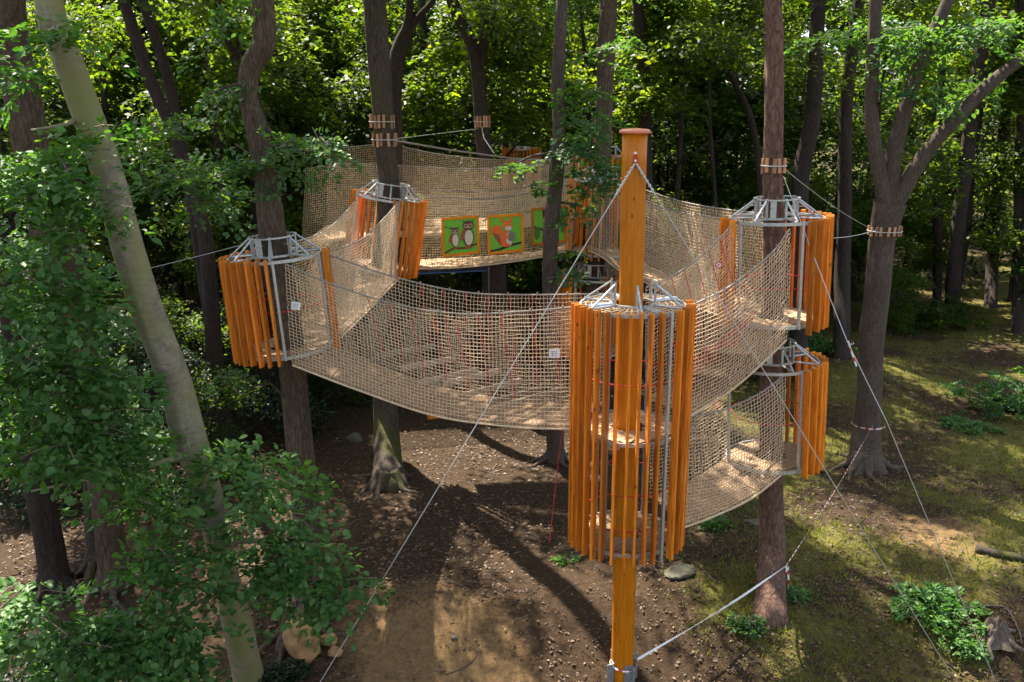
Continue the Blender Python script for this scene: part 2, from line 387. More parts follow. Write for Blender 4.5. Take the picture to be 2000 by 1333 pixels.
def blob_foliage(blobs, leaf, mat, parent, name='foliage', fine=True, per=55, twigs=True, Ls=(.7, 1.3)):
    """blobs: (px,py,Y,rx_m,rz_m,n_sprays)"""
    cs = []; os_ = []
    mb = MB()
    for (px, py, Y, rx, rz, n) in blobs:
        c0 = np.array(at(px, py, Y))
        p = rng.normal(0, .5, (n, 3)) * [rx, rx * .8, rz]
        p = np.clip(p, [-rx, -rx, -rz], [rx, rx, rz])
        o = p + rng.normal(0, .35, (n, 3)); cs.append(c0 + p); os_.append(o / (np.linalg.norm(o, axis=1)[:, None] + 1e-6))
    cs = np.vstack(cs); os_ = np.vstack(os_)
    Lr = rng.uniform(*Ls, len(cs))
    ctr, ld, nr, ll = sprays(cs, os_, Lr, per, leaf, flat=.22)
    V, F = leaf_verts(ctr, ld, nr, ll, ll * .68, fine)
    o = quick_mesh(name, V, F, mat, parent)
    if twigs:
        for c, d, L in zip(cs, os_, Lr):
            if rng.random() < .5: continue
            d = d.copy(); d[2] *= .3
            mb.tube([c - d * L * .6 + [0, 0, .03], c + [0, 0, .02], c + d * L * .4 - [0, 0, .08]], [.014, .009, .004], 3, False)
        mb.build('twigs', 'twig', parent)
    return o

CROWNS = {}
def get_crown(key):
    if key in CROWNS: return CROWNS[key]
    spec = dict(
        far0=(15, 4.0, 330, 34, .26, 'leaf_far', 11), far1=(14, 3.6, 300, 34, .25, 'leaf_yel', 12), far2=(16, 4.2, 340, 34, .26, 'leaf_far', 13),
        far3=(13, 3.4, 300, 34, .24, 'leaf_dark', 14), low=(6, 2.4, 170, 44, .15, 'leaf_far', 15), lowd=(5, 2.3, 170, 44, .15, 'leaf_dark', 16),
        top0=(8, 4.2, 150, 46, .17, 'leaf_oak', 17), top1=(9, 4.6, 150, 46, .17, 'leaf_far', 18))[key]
    h, r, k, per, leaf, mat, seed = spec
    CROWNS[key] = crown_mesh('crown_' + key, h, r, k, per, leaf, mat, seed=seed)
    return CROWNS[key]
def put_crown(key, loc, parent, scale=1, rot=0, sz=None):
    o = bpy.data.objects.new('crown', get_crown(key)); C.objects.link(o); o.parent = parent
    o.location = Vector(loc) - Vector(parent.location); o.scale = (scale, scale, sz or scale); o.rotation_euler = (0, 0, rot)
    return o
def trunk_mesh(pts, mat, parent, name='trunk', n=20, flare=1.6, rough=.06, per=7, cap=True):
    """pts list of (Vector, radius) from top to ground"""
    A = catmull([(*p, r) for p, r in pts], per)
    sl_ = np.r_[0, np.cumsum(np.linalg.norm(np.diff(A[:, :3], axis=0), axis=1))]; tt = np.linspace(0, sl_[-1], max(6, int(sl_[-1] / (.13 if n > 14 else .4))))
    A = np.stack([np.interp(tt, sl_, A[:, q]) for q in range(4)], 1)
    P, r = A[:, :3], A[:, 3].copy()
    rid = rng.uniform(0, 6.28, (10, 2)); rk = rng.integers(5, 17, 10); rw = rng.uniform(.5, 3.2, 10)
    k = len(P)
    z0 = P[-1][2]
    hh = np.abs(P[:, 2] - z0)
    if flare > 1: r = r * (1 + (flare - 1) * np.exp(-hh / .3))
    mb = MB(); a = np.arange(n) * 2 * math.pi / n
    ph = rng.uniform(0, 6.28, 6)
    vs = []
    T = np.gradient(P, axis=0); T /= np.linalg.norm(T, axis=1)[:, None]
    U = np.cross(T[0], [0, 1., 0]); U /= np.linalg.norm(U)
    for i in range(k):
        U = U - T[i] * U.dot(T[i]); U /= np.linalg.norm(U); Vv = np.cross(T[i], U)
        rr = r[i] * (1 + rough * (np.sin(2 * a + ph[0] + hh[i] * .9) * .5 + np.sin(3 * a + ph[1] - hh[i] * 1.3) * .35 + np.sin(5 * a + ph[2] + hh[i] * 2.7) * .3) + rng.normal(0, rough * .12, n))
        rr = rr * (1 + rough * .22 * sum(np.sin(rk[q] * a + rid[q, 0] + .9 * np.sin(rw[q] * hh[i] + rid[q, 1])) for q in range(10)) / 2.2)
        if flare > 1: rr = rr * (1 + .55 * (flare - 1) * np.exp(-hh[i] / .3) * (.6 * np.sin(5 * a + ph[3]) + .4 * np.sin(3 * a + ph[4])))
        vs.append(P[i] + rr[:, None] * (np.cos(a)[:, None] * U + np.sin(a)[:, None] * Vv))
    f = [(i * n + q, i * n + (q + 1) % n, (i + 1) * n + (q + 1) % n, (i + 1) * n + q) for i in range(k - 1) for q in range(n)]
    mb.add(np.vstack(vs), f)
    return mb.build(name, mat, parent, True)
def px_r(wpx, p):   # radius in metres from pixel width at point p
    depth = (p[1]) * CP - (p[2] - CAM_Z) * SP
    return wpx / 2 * depth / FPX
def tree(name, label, path, mat, top=None, cat='tree', group=None, base=None, flare=1.5, ext=8, branches=(), blobs=(), leafmat='leaf_oak', leaf=.14, n=40, rough=.06, topscale=1, per=55, Ls=(.7, 1.3)):
    """path: (px,py,Y,width_px) from top downwards; last one's ground foot is found from base=(px,py) or dropped straight down"""
    pts = []
    for (px, py, Y, wp) in path:
        p = at(px, py, Y); pts.append((p, px_r(wp, p)))
    p, r = pts[-1]
    if base: g = on_ground(*base); g.z = gz(g.x, g.y)
    else: g = Vector((p.x, p.y, gz(p.x, p.y)))
    if (p - g).length > .5: pts.append((Vector((g.x, g.y, g.z)), r * 1.05))
    g2 = Vector((g.x, g.y, g.z - .25)); pts.append((g2, pts[-1][1] * 1.1))
    d = (pts[0][0] - pts[1][0]).normalized()
    if ext:
        d2 = (d + Vector((0, 0, 1.2))).normalized()
        pts.insert(0, (pts[0][0] + d2 * ext, pts[0][1] * .55))
    root = thing(name, Vector((g.x, g.y, g.z)), label, cat, group)
    trunk_mesh(pts, mat, root, n=n, flare=flare, rough=rough)
    if flare >= 1.5:
        rb = pts[-2][1]; nrt = 6; a0 = rng.uniform(0, 6)
        for q in range(nrt):
            a = a0 + q * 6.283 / nrt + rng.normal(0, .2); L = rng.uniform(.45, .95) + rb; dv = np.array([math.cos(a), math.sin(a)]); dv2 = np.array([math.cos(a + .35), math.sin(a + .35)])
            P4 = [np.array([g.x, g.y]) + dv * rb * .55, np.array([g.x, g.y]) + dv * rb * 1.25, np.array([g.x, g.y]) + dv * (rb + .3 * L), np.array([g.x, g.y]) + dv * rb + dv2 * L * .8]
            hz = (.42, .14, .03, -.04)
            m_ = MB(); A_ = catmull([(p_[0], p_[1], gz(p_[0], p_[1]) + h_) for p_, h_ in zip(P4, hz)], 5); m_.tube(A_, np.linspace(rb * .42, .025, len(A_)), 9); m_.build('root', mat, root, True)
    for br in branches:
        bp = []
        for (px, py, Y, wp) in br:
            q = at(px, py, Y); bp.append((q, px_r(wp, q)))
        trunk_mesh(bp, mat, root, 'branch', n=12, flare=1, rough=rough)
    if top:
        tp = pts[0][0]; put_crown(top, tp + Vector((0, 0, -5.5 * topscale)), root, topscale, rng.uniform(0, 6))
    if blobs: blob_foliage(blobs, leaf, leafmat, root, 'crown', per=per, Ls=Ls)
    return root

# ================================================================== GROUND
def ground():
    def axis(lo, hi, f0, f1, fine, coarse):
        a = list(np.arange(f0, f1, fine)); x = f0; s = fine; left = []
        while x > lo: s = min(s * 1.25, coarse); x -= s; left.append(x)
        x = a[-1]; s = fine; right = []
        while x < hi: s = min(s * 1.25, coarse); x += s; right.append(x)
        return np.array(left[::-1] + a + right)
    xs = axis(-260, 260, -14, 18, .14, 14); ys = axis(-120, 420, 10, 34, .14, 14)
    X, Y = np.meshgrid(xs, ys); Z = gh(X, Y) + .012 * rng.normal(0, 1, X.shape) * (np.abs(X) < 20)
    V = np.stack([X, Y, Z], 2).reshape(-1, 3); ny, nx = X.shape
    i = np.arange(ny - 1)[:, None] * nx + np.arange(nx - 1)[None, :]; i = i.ravel()
    F = np.stack([i, i + 1, i + nx + 1, i + nx], 1)
    o = quick_mesh('ground', V, F, 'ground'); tag(o, kind='structure')
    o.data.polygons.foreach_set('use_smooth', np.ones(len(F), bool))
    x, y = V[:, 0], V[:, 1]
    # worn sandy track in front, mossy grass to the right, litter elsewhere
    sand = np.exp(-((x + 1.2 + .25 * (y - 14)) / 2.6) ** 2 - (np.clip(y - 15.5, 0, 99) / 3.2) ** 2) * .75
    sand += .45 * np.exp(-((x + 9.5) / 3) ** 2 - ((y - 21) / 3.5) ** 2) + .7 * np.exp(-((x - 11.5) / 3) ** 2 - ((y - 19.5) / 2.0) ** 2) + .45 * np.exp(-((x - 8) / 1.6) ** 2 - ((y - 15) / 1.5) ** 2)
    mossy = .43 / (1 + np.exp(-(x - 2.5 - .05 * y) * .9)) + .18 * np.exp(-((x) / 3) ** 2 - ((y - 15.8) / 1.8) ** 2) + .2 * np.exp(-((x + 3) / 2) ** 2 - ((y - 20) / 1.5) ** 2)
    mossy += .34 * fnoise(x, y, .9, 4)
    dark = np.exp(-((x + 1) / 7) ** 2 - ((y - 24) / 4) ** 2) * .4; mossy -= dark
    ca = o.data.color_attributes.new('zone', 'FLOAT_COLOR', 'POINT')
    col = np.stack([np.clip(sand, 0, 1), np.clip(mossy, 0, 1), 0 * x, 0 * x + 1], 1).astype(np.float32)
    ca.data.foreach_set('color', col.ravel())
ground()
def mossyness(x, y):
    return .43 / (1 + np.exp(-(x - 2.5 - .05 * y) * .9)) + .34 * fnoise(x, y, .9, 4) + .2 * np.exp(-((x) / 3) ** 2 - ((y - 15.8) / 1.8) ** 2)
def litter():
    n = 60000
    y = 12.5 + 34 * rng.beta(.9, 1.8, n); x = rng.uniform(-1, 1, n) * (y * .62 + 2)
    keep = (fnoise(x, y, .8, 3) + rng.normal(0, .5, n) > -.15) & ~((np.abs(x + 1 + .2 * (y - 14)) < 1.8) & (y < 17) & (rng.random(n) < .8))
    x, y = x[keep], y[keep]; n = len(x)
    c = np.stack([x, y, gh(x, y) + .02], 1)
    a = rng.uniform(0, 6.28, n); d = np.stack([np.cos(a), np.sin(a), rng.normal(0, .2, n)], 1)
    nr = np.tile([0, 0, 1.], (n, 1)) + rng.normal(0, .35, (n, 3)); L = rng.uniform(.04, .10, n) * (1 + (y - 12) * .02)
    V, F = leaf_verts(c, d, nr, L, L * .6)
    o = quick_mesh('leaf_litter', V, F, 'litter'); tag(o, 'dry brown leaves scattered over the forest floor', 'leaf litter', kind='stuff')
litter()
def grass():
    n = 90000
    y = 12.8 + 45 * rng.beta(.8, 2.2, n); x = rng.uniform(-1, 1, n) * (y * .62 + 2)
    keep = mossyness(x, y) + rng.normal(0, .08, n) > .40
    x, y = x[keep], y[keep]; n = len(x)
    c = np.stack([x, y, gh(x, y) - .01], 1)
    d = np.stack([rng.normal(0, .5, n), rng.normal(0, .5, n), np.ones(n)], 1)
    nr = rng.normal(0, 1, (n, 3)) * [1, 1, .2]; L = rng.uniform(.05, .16, n) * (1 + (y - 12) * .015)
    V, F = leaf_verts(c, d, nr, L, .012 + L * .12)
    o = quick_mesh('grass', V, F, 'grass'); tag(o, 'thin grass and moss growing on the lit forest floor', 'grass', kind='stuff')
grass()
def rock(label, px, py, wpx, hm, mat, sx=1, rotz=0, name='boulder'):
    g = on_ground(px, py); g.z = gz(g.x, g.y); r = px_r(wpx, g)
    import bmesh
    bm = bmesh.new(); bmesh.ops.create_icosphere(bm, subdivisions=4, radius=1)
    pl = [(Vector(rng.normal(0, 1, 3)).normalized(), rng.uniform(.62, .85)) for _ in range(11)]
    for v in bm.verts:
        for nrm, dd in pl:
            e = v.co.dot(nrm) - dd
            if e > 0: v.co -= nrm * e * .9
        q = v.co * 3.1; v.co *= 1 + .05 * math.sin(q.x * 2 + q.y) * math.cos(q.z * 2.3) + .025 * math.sin(q.x * 7 + q.z * 5)
        v.co = Vector((v.co.x * r * sx, v.co.y * r * .8, v.co.z * hm * .5 + hm * .32))
    me = bpy.data.meshes.new(name); bm.to_mesh(me); me.materials.append(M[mat])
    me.polygons.foreach_set('use_smooth', [True] * len(me.polygons))
    o = bpy.data.objects.new(name, me); C.objects.link(o); o.location = g; o.rotation_euler = (0, 0, rotz); tag(o, label, 'rock')
rock('largest ochre boulder beside the foot of the left tower tree', 591, 1280, 80, 1.15, 'stone')
rock('smaller round ochre boulder right of the largest boulder', 640, 1258, 38, .32, 'stone')
rock('small ochre stone half hidden behind the guy wire', 655, 1280, 34, .25, 'stone', rotz=1)
rock('low grey mossy slab of rock right of the tall orange pole', 1326, 1122, 66, .22, 'greystone', rotz=.5, name='flat_rock')
rock('pale round flat stone left of the pine trunk', 1470, 1022, 40, .10, 'greystone', name='flat_stone')
rock('grey rock in the shade left of the mid tree', 694, 862, 34, .35, 'greystone', name='rock')
rock('pale stone on the sandy track', 886, 1247, 16, .07, 'greystone', name='stone')
rock('small pale stone between the sandy track and the orange pole', 906, 1268, 10, .05, 'greystone', name='stone')
def stones():
    import bmesh
    bm = bmesh.new()
    for _ in range(110):
        y = rng.uniform(13, 26); x = rng.uniform(-1, 1) * y * .6
        s = rng.uniform(.012, .035)
        m = Matrix.Translation((x, y, gz(x, y) + s * .2)) @ Matrix.Rotation(rng.uniform(0, 6), 4, 'Z') @ Matrix.Diagonal((s * 1.4, s, s * .6, 1))
        bmesh.ops.create_icosphere(bm, subdivisions=1, radius=1, matrix=m)
    me = bpy.data.meshes.new('pebbles'); bm.to_mesh(me); me.materials.append(M['greystone'])
    o = bpy.data.objects.new('pebbles', me); C.objects.link(o); tag(o, 'small pebbles scattered over bare soil', 'pebbles', kind='stuff')
stones()

# ================================================================== TOWERS
RING = .93
def tower(label, top, bot, Y, slat_gaps, posts, decks, trunk_r=.25, Yb=None, scale=1.0, roofnet=False, step=10.3, hoops=(.5,), phase=0, crown_h=.37, group='slatted round platforms', off=0, struts=7):
    T_ = at(*top, Y); B_ = at(*bot, Yb or Y)
    ax = (T_ - B_); H = ax.length; ax.normalize()
    e1 = Vector((1, 0, 0)); e1 = (e1 - ax * e1.dot(ax)).normalized(); e2 = ax.cross(e1)
    S = scale
    def P(r, a, h):
        a = R(a); return B_ + ax * h + (e1 * math.cos(a) + e2 * math.sin(a)) * (r * S)
    root = thing('slatted_platform', B_, label, 'tree platform', group)
    def ring(h, r, hh, tt, name='ring', mat='steel', nseg=48):
        mb = MB(); v = []
        for i in range(nseg):
            a = 360 * i / nseg
            for (dr, dh) in ((-tt / 2, -hh / 2), (tt / 2, -hh / 2), (tt / 2, hh / 2), (-tt / 2, hh / 2)): v.append(P(r + dr, a, h + dh))
        f = [(i * 4 + q, i * 4 + (q + 1) % 4, ((i + 1) % nseg) * 4 + (q + 1) % 4, ((i + 1) % nseg) * 4 + q) for i in range(nseg) for q in range(4)]
        mb.add([tuple(x) for x in v], f); return mb.build(name, mat, root)
    ring(H - .04, RING, .06, .03)
    def in_gap(a):
        return any((a - g0) % 360 < (g1 - g0) % 360 for g0, g1 in slat_gaps)
    k = int(360 / step)
    for i in range(k):
        a = i * 360 / k + phase
        if in_gap(a): continue
        a += rng.normal(0, .5); lo = rng.normal(0, .012); hi = rng.normal(0, .012)
        mb = MB(); rm = RING + .018 + .085
        rad = P(1, a + rng.normal(0, 2), 0) - P(0, a, 0)
        mb.beam(P(rm, a, lo), P(rm, a, H + .03 + hi), .150 * S, .047 * S, up=tuple((ax.cross(rad)).normalized()), bev=.011, slant=0)
        # align: wu is along T x up -> radial ; swap so the broad face is radial
        mb.v[-1] = mb.v[-1]
        mb.build('slat', 'orange', root)
    for a in posts:
        mb = MB(); rr = P(1, a, 0) - P(0, a, 0)
        pr = RING + (.09 if a == 302 else 0)
        mb.beam(P(pr, a, .08 if a != 302 else -.01), P(pr, a, H + (.02 if a == 302 else 0)), .055 * S, .055 * S, up=tuple(rr.normalized()), bev=.006); mb.build('post', 'steel', root)
    for di, dh in enumerate(decks):
        ring(dh, RING - .02, .07, .03)
        mb = MB(); wd = .14; nn = int(2 * RING / wd)
        rr = RING - .045
        dirn = R(35)
        for j in range(nn):
            c = -rr + (j + .5) * (2 * rr / nn); hw = rr / nn - .006
            xm = min(math.sqrt(max(0, rr * rr - (abs(c) + hw) ** 2)), 9) if abs(c) + hw < rr else .15
            if xm < .1: continue
            for s0, s1 in ([(-xm, xm)] if abs(c) > trunk_r + .07 else [(-xm, -math.sqrt(max(.0, (trunk_r + .07) ** 2 - c * c)) - .01), (math.sqrt(max(.0, (trunk_r + .07) ** 2 - c * c)) + .01, xm)]):
                if s1 - s0 < .05: continue
                def Q(u, vv, h):
                    x = u * math.cos(dirn) - vv * math.sin(dirn); y = u * math.sin(dirn) + vv * math.cos(dirn)
                    return tuple(B_ + ax * h + (e1 * x + e2 * y) * S)
                t0, t1 = dh, dh + .035 + rng.normal(0, .001)
                v = [Q(s0, c - hw, t0), Q(s1, c - hw, t0), Q(s1, c + hw, t0), Q(s0, c + hw, t0), Q(s0, c - hw, t1), Q(s1, c - hw, t1), Q(s1, c + hw, t1), Q(s0, c + hw, t1)]
                mb.add(v, [(0, 3, 2, 1)]); b0 = mb.n - 8
                for q in ((0, 1, 5, 4), (1, 2, 6, 5), (2, 3, 7, 6), (3, 0, 4, 7), (4, 5, 6, 7)): mb.f.append([b0 + z for z in q])
        mb.build('deck', 'deck', root)
        mb = MB()
        for a in range(0, 360, 60): mb.beam(P(trunk_r + .05, a + 10, dh - .07), P(RING - .03, a + 10, dh - .07), .05, .07)
        mb.build('deck_beams', 'steel', root)
    rin = trunk_r + .19
    for i in range(struts):
        a = i * 360 / struts + 22 + off; mb = MB()
        mb.tube([P(rin, a, H + crown_h), P(RING, a, H + .0)], .020 * S, 6)
        mb.tube([P(rin, a, H + .0), P(RING - .02, a, H - .01)], .020 * S, 6)
        mb.beam(P(rin, a, H - .03), P(rin, a, H + crown_h + .03), .045 * S, .03 * S, up=tuple((P(1, a, 0) - P(0, a, 0)).normalized()))
        mb.build('strut', 'steel', root)
    ring(H, rin, .04, .04, 'collar', nseg=8)
    if not roofnet: ring(H + crown_h, rin + .02, .03, .03, 'collar', nseg=24)
    if not roofnet:
        for a in (60, 150, 245, 330):
            mb = MB(); p0 = P(trunk_r + .02, a, H + .22); p1 = P(rin + .1, a, H + .22); 
            mb.beam(P(rin - .03, a, H + .02), P(rin - .03, a, H + crown_h * .95), .12, .012, up=tuple((P(1, a + 30, 0) - P(0, a, 0)).normalized())); mb.tube([p0, p1], .012, 6); mb.build('clamp_plate', 'steel', root)
    else:
        mb = MB()
        for i in range(40):
            a = i * 9; mb.tube([P(.40, a, H - .02), P(.9, a, H - .03)], .006, 4, False)
        for r_ in (.5, .62, .74, .84): mb.tube([P(r_, q * 15, H - .022) for q in range(24)], .006, 4, False, True)
        mb.build('roof_net', 'net', root)
        for a in range(22, 382, 90): mb = MB(); mb.tube([P(.45, a, H), P(.9, a, H)], .05, 8); mb.build('roof_beam', 'steel', root)
    for hf in hoops:
        mb = MB(); mb.tube([P(RING - .1, q * 10, H * hf) for q in range(36)], .011, 5, False, True); mb.build('rope_hoop', 'red', root)
    return dict(P=P, H=H, root=root, ax=ax, B=B_)

# front tower on the tall pole (two storeys)
FT = tower('tallest double storey slatted platform around the bare orange pole in front', (1236, 592), (1221, 1052), 15.15,
           [(10, 80), (100, 176), (296, 308)], [12, 62, 122, 178, 302, 238], [.12, 2.25], trunk_r=.22, roofnet=True, hoops=(.12, .27, .72), struts=6, off=10, phase=5.7)
LT = tower('slatted platform around the leaning oak trunk at left', (536, 497), (563, 690), 17.6,
           [(283, 352), (22, 118)], [282, 353, 22, 118], [.12], trunk_r=.27, hoops=(.5,))
RT = tower('upper slatted platform around the reddish pine trunk at right', (1516, 424), (1508, 632), 17.6,
           [(208, 286), (68, 165)], [208, 286, 68, 165], [.12], trunk_r=.23, hoops=(.4,))
RL = tower('lower slatted platform around the reddish pine trunk at right, under the upper one', (1509, 703), (1503, 902), 17.5,
           [(70, 290)], [188, 291], [.12], trunk_r=.24, hoops=(.5,))
MT = tower('slatted platform around the mossy oak left of the animal pictures', (761, 384), (744, 530), 25.3,
           [(196, 284), (18, 72)], [194, 286, 17, 73], [.12], trunk_r=.32, hoops=())
BT = tower('upper slatted platform behind the top of the tall orange pole', (1178, 352), (1168, 500), 26.3,
           [(150, 200), (205, 238), (265, 345)], [150, 200, 265, 345], [.12], trunk_r=.25, hoops=())
BL = tower('lower slatted platform in shade behind the tall orange pole', (1160, 538), (1152, 690), 26.0,
           [(230, 330)], [230, 330], [.12], trunk_r=.27, hoops=())
FB = tower('farthest slatted platform, half hidden by oak leaves behind the orange pole', (1176, 306), (1172, 430), 33.0,
           [(150, 215)], [150, 215], [.12], trunk_r=.35, hoops=())
FC = tower('distant slatted platform glimpsed between leaves above the net with the pictures', (1019, 290), (1018, 380), 38.0,
           [], [], [.12], trunk_r=.3, hoops=(), scale=.75, crown_h=.05)

# the tall pole
def mast():
    t = at(1240, 262, 15.15); g = on_ground(1216, 1385); g = Vector((at(1216, 1300, 15.1).x, 15.1, gz(1.9, 15.1)))
    root = thing('wooden_pole', g, 'tall bare orange stained pole with a round cap standing in front', 'pole')
    mb = MB(); d = (t - g)
    ps = [g + d * s for s in np.linspace(-.01, 1, 24)]
    mb.tube(ps, np.linspace(.222, .212, 24) * (1 + .012 * np.sin(np.arange(24) * 1.7)), 40); mb.build('pole_shaft', 'pole', root, True)
    mb = MB(); u = d.normalized(); n = 40
    prof = [(.0, .0), (.2, .0), (.262, .01), (.272, .03), (.262, .06), (.22, .08), (0.0, .10)]
    v = []; 
    for r_, h in prof:
        for q in range(n): v.append(tuple(t + u * h + Vector((math.cos(q * 2 * math.pi / n), math.sin(q * 2 * math.pi / n), 0)) * (r_ + 1e-4)))
    f = [(i * n + q, i * n + (q + 1) % n, (i + 1) * n + (q + 1) % n, (i + 1) * n + q) for i in range(len(prof) - 1) for q in range(n)]
    mb.add(v, f); mb.build('cap', 'cap', root, True)
    # steel foot: four angle plates
    for a in (20, 110, 200, 290):
        mb = MB(); a_ = R(a); o = Vector((math.cos(a_), math.sin(a_), 0)); tt = Vector((-o.y, o.x, 0)); b0 = g
        h = .62
        mb.beam(b0 + o * .238, b0 + o * .232 + Vector((0, 0, h)), .16, .012, up=tuple(o), bev=.002)
        mb.beam(b0 + o * .31 + tt * .075, b0 + o * .31 + tt * .075 + Vector((0, 0, h)), .14, .012, up=tuple(tt), bev=.002)
        for z in (.15, .45): mb.tube([b0 + o * .236 + Vector((0, 0, z)), b0 + o * .275 + Vector((0, 0, z))], .022, 6)
        mb.build('foot_bracket', 'steel', root)
    # hook and red shackle near the top
    hk = at(1241, 300, 14.93)
    mb = MB(); mb.tube([hk + Vector((0, .1, 0)), hk], .028, 10); mb.tube([hk + Vector((0, -.005, -.12)), hk + Vector((0, -.035, -.12))], .022, 10); mb.build('bolt', 'white', root)
    mb = MB(); mb.tube([hk + Vector((x, -.02, z)) for x, z in ((-.015, -.02), (-.03, -.07), (-.04, -.14), (-.025, -.2), (.025, -.2), (.04, -.14), (.03, -.07), (.015, -.02))], .011, 6, False, True); mb.build('shackle', 'red', root)
mast()

# ================================================================== NET BRIDGES
def curve3(pts, n):
    A = catmull(pts, 12); s = np.r_[0, np.cumsum(np.linalg.norm(np.diff(A, axis=0), axis=1))]; t = np.linspace(0, s[-1], n)
    return np.stack([np.interp(t, s, A[:, i]) for i in range(3)], 1)
def net_sheet(top, bot, cell=.085, bulge=0.0, r=.0054, jit=.006):
    """top, bot: lists of points; returns MB with strands"""
    Ltop = sum((np.linalg.norm(np.array(top[i + 1]) - np.array(top[i])) for i in range(len(top) - 1)))
    hmax = max(np.linalg.norm(np.array(top[0]) - np.array(bot[0])), np.linalg.norm(np.array(top[-1]) - np.array(bot[-1])))
    nc = int(Ltop / cell); nr = int(hmax / cell)
    A, B = curve3(top, nc + 1), curve3(bot, nc + 1)
    t = np.linspace(0, 1, nr + 1)[None, :, None]
    G = A[:, None, :] * (1 - t) + B[:, None, :] * t
    nrm = np.cross(A[-1] - A[0], [0, 0, 1.]); nrm /= np.linalg.norm(nrm)
    s = np.linspace(0, 1, nc + 1)
    ph = rng.uniform(0, 6.28, 3)
    G = G + nrm * (bulge * (np.sin(t * math.pi)) * np.sin(s * math.pi)[:, None, None])
    G = G + nrm * (.03 * np.sin(s * 9 + ph[0])[:, None] * np.sin(np.linspace(0, 3, nr + 1))[None, :])[..., None]
    G += rng.normal(0, jit, G.shape)
    mb = MB()
    def strands(S, n=4):   # S (m,k,3) many polylines at once
        m, k, _ = S.shape
        T = np.gradient(S, axis=1); T /= np.linalg.norm(T, axis=2)[..., None] + 1e-9
        U = np.cross(T, nrm); U /= np.linalg.norm(U, axis=2)[..., None] + 1e-9
        W = np.cross(T, U)
        a = np.arange(n) * 2 * math.pi / n + .785
        V = S[:, :, None, :] + r * (np.cos(a)[None, None, :, None] * U[:, :, None, :] + np.sin(a)[None, None, :, None] * W[:, :, None, :])
        idx = np.arange(m * k * n).reshape(m, k, n)
        f = np.stack([idx[:, :-1, :], np.roll(idx, -1, 2)[:, :-1, :], np.roll(idx, -1, 2)[:, 1:, :], idx[:, 1:, :]], -1).reshape(-1, 4)
        mb.add(V.reshape(-1, 3), f)
    strands(G); strands(np.transpose(G, (1, 0, 2)))
    return mb, G
def bridge(label, near_top, near_bot, far_top, far_bot, deck=True, planks=True, far=True, group='rope net bridges', rope=True, bul=.1, cellk=1.0):
    pt = lambda L: [tuple(at(*p)) if not isinstance(p, Vector) else tuple(p) for p in L]
    nt_, nb, ft, fb = pt(near_top), pt(near_bot), pt(far_top), pt(far_bot)
    mid = Vector(nb[len(nb) // 2]) ; root = thing('net_bridge', mid, label, 'net bridge', group)
    G = None
    mb, G = net_sheet(nt_, nb, .076 * cellk, -bul); mb.build('side_net', 'net', root)
    if far:
        mb2, _ = net_sheet(ft, fb, .076 * cellk, bul); mb2.build('side_net', 'net', root)
    if rope:
        for L in (nt_, ft) if far else (nt_,):
            m = MB(); A = curve3(L, 60); m.tube(A, .017, 5)
            for q in range(3, 60, 6): m.tube([A[q] - [0, 0, .02], A[q] + [0, 0, .045]], .016, 5)
            m.build('top_rope', 'ropeedge', root)
    if deck:
        A, B = curve3(nb, 80), curve3(fb, 80)
        L = np.linalg.norm(np.diff((A + B) / 2, axis=0), axis=1).sum(); k = int(L / .15)
        A, B = curve3(nb, k * 2), curve3(fb, k * 2)
        m = MB(); upv = np.array([0, 0, 1.])
        for i in range(k):
            a0, a1, b0, b1 = A[2 * i], A[2 * i + 1], B[2 * i], B[2 * i + 1]
            a1 = a0 + (A[min(2 * i + 2, 2 * k - 1)] - a0) * .93 if i < k - 1 else a1; b1 = b0 + (B[min(2 * i + 2, 2 * k - 1)] - b0) * .93 if i < k - 1 else b1
            ins = (b0 - a0) * .03; dz = upv * (.03 + rng.normal(0, .004)); th = upv * .035
            v = [a0 + ins + dz, a1 + ins + dz, b1 - ins + dz, b0 - ins + dz]; v = v + [q - th for q in v]
            base = m.n; m.add(v, [(0, 1, 2, 3)])
            for q in ((7, 6, 5, 4), (0, 4, 5, 1), (1, 5, 6, 2), (2, 6, 7, 3), (3, 7, 4, 0)): m.f.append([base + z for z in q])
        m.build('deck', 'deck', root)
        for AA in (A, B): m = MB(); m.tube(AA - [0, 0, .03], .02, 5); m.build('bottom_rope', 'net', root)
    return root, G, (nt_, nb, ft, fb)

b1, G1, c1 = bridge('long net bridge between the left platform and the tall orange pole, in front',
    [(557, 516, 16.65), (650, 556, 16.4), (780, 596, 16.0), (900, 613, 15.7), (1010, 609, 15.4), (1120, 600, 15.2)],
    [(571, 711, 16.65), (700, 760, 16.35), (850, 810, 15.85), (1000, 831, 15.5), (1118, 836, 15.25)],
    [(632, 495, 17.75), (770, 541, 17.4), (900, 570, 17.1), (1010, 576, 16.75), (1188, 574, 16.05)],
    [(652, 672, 17.75), (760, 722, 17.5), (880, 760, 17.1), (1010, 782, 16.75), (1185, 786, 16.05)])
b2, G2, c2 = bridge('steep net bridge between the tall orange pole and the upper pine platform at right',
    [(1543, 447, 16.68), (1510, 492, 16.5), (1465, 530, 16.2), (1415, 566, 15.9), (1352, 596, 15.25)],
    [(1536, 662, 16.68), (1480, 716, 16.4), (1420, 766, 16.0), (1346, 812, 15.3)],
    [(1430, 440, 17.2), (1402, 470, 17.0), (1360, 508, 16.8), (1310, 541, 16.5), (1262, 562, 16.15)],
    [(1432, 628, 17.2), (1390, 678, 17.0), (1340, 722, 16.7), (1262, 782, 16.15)])
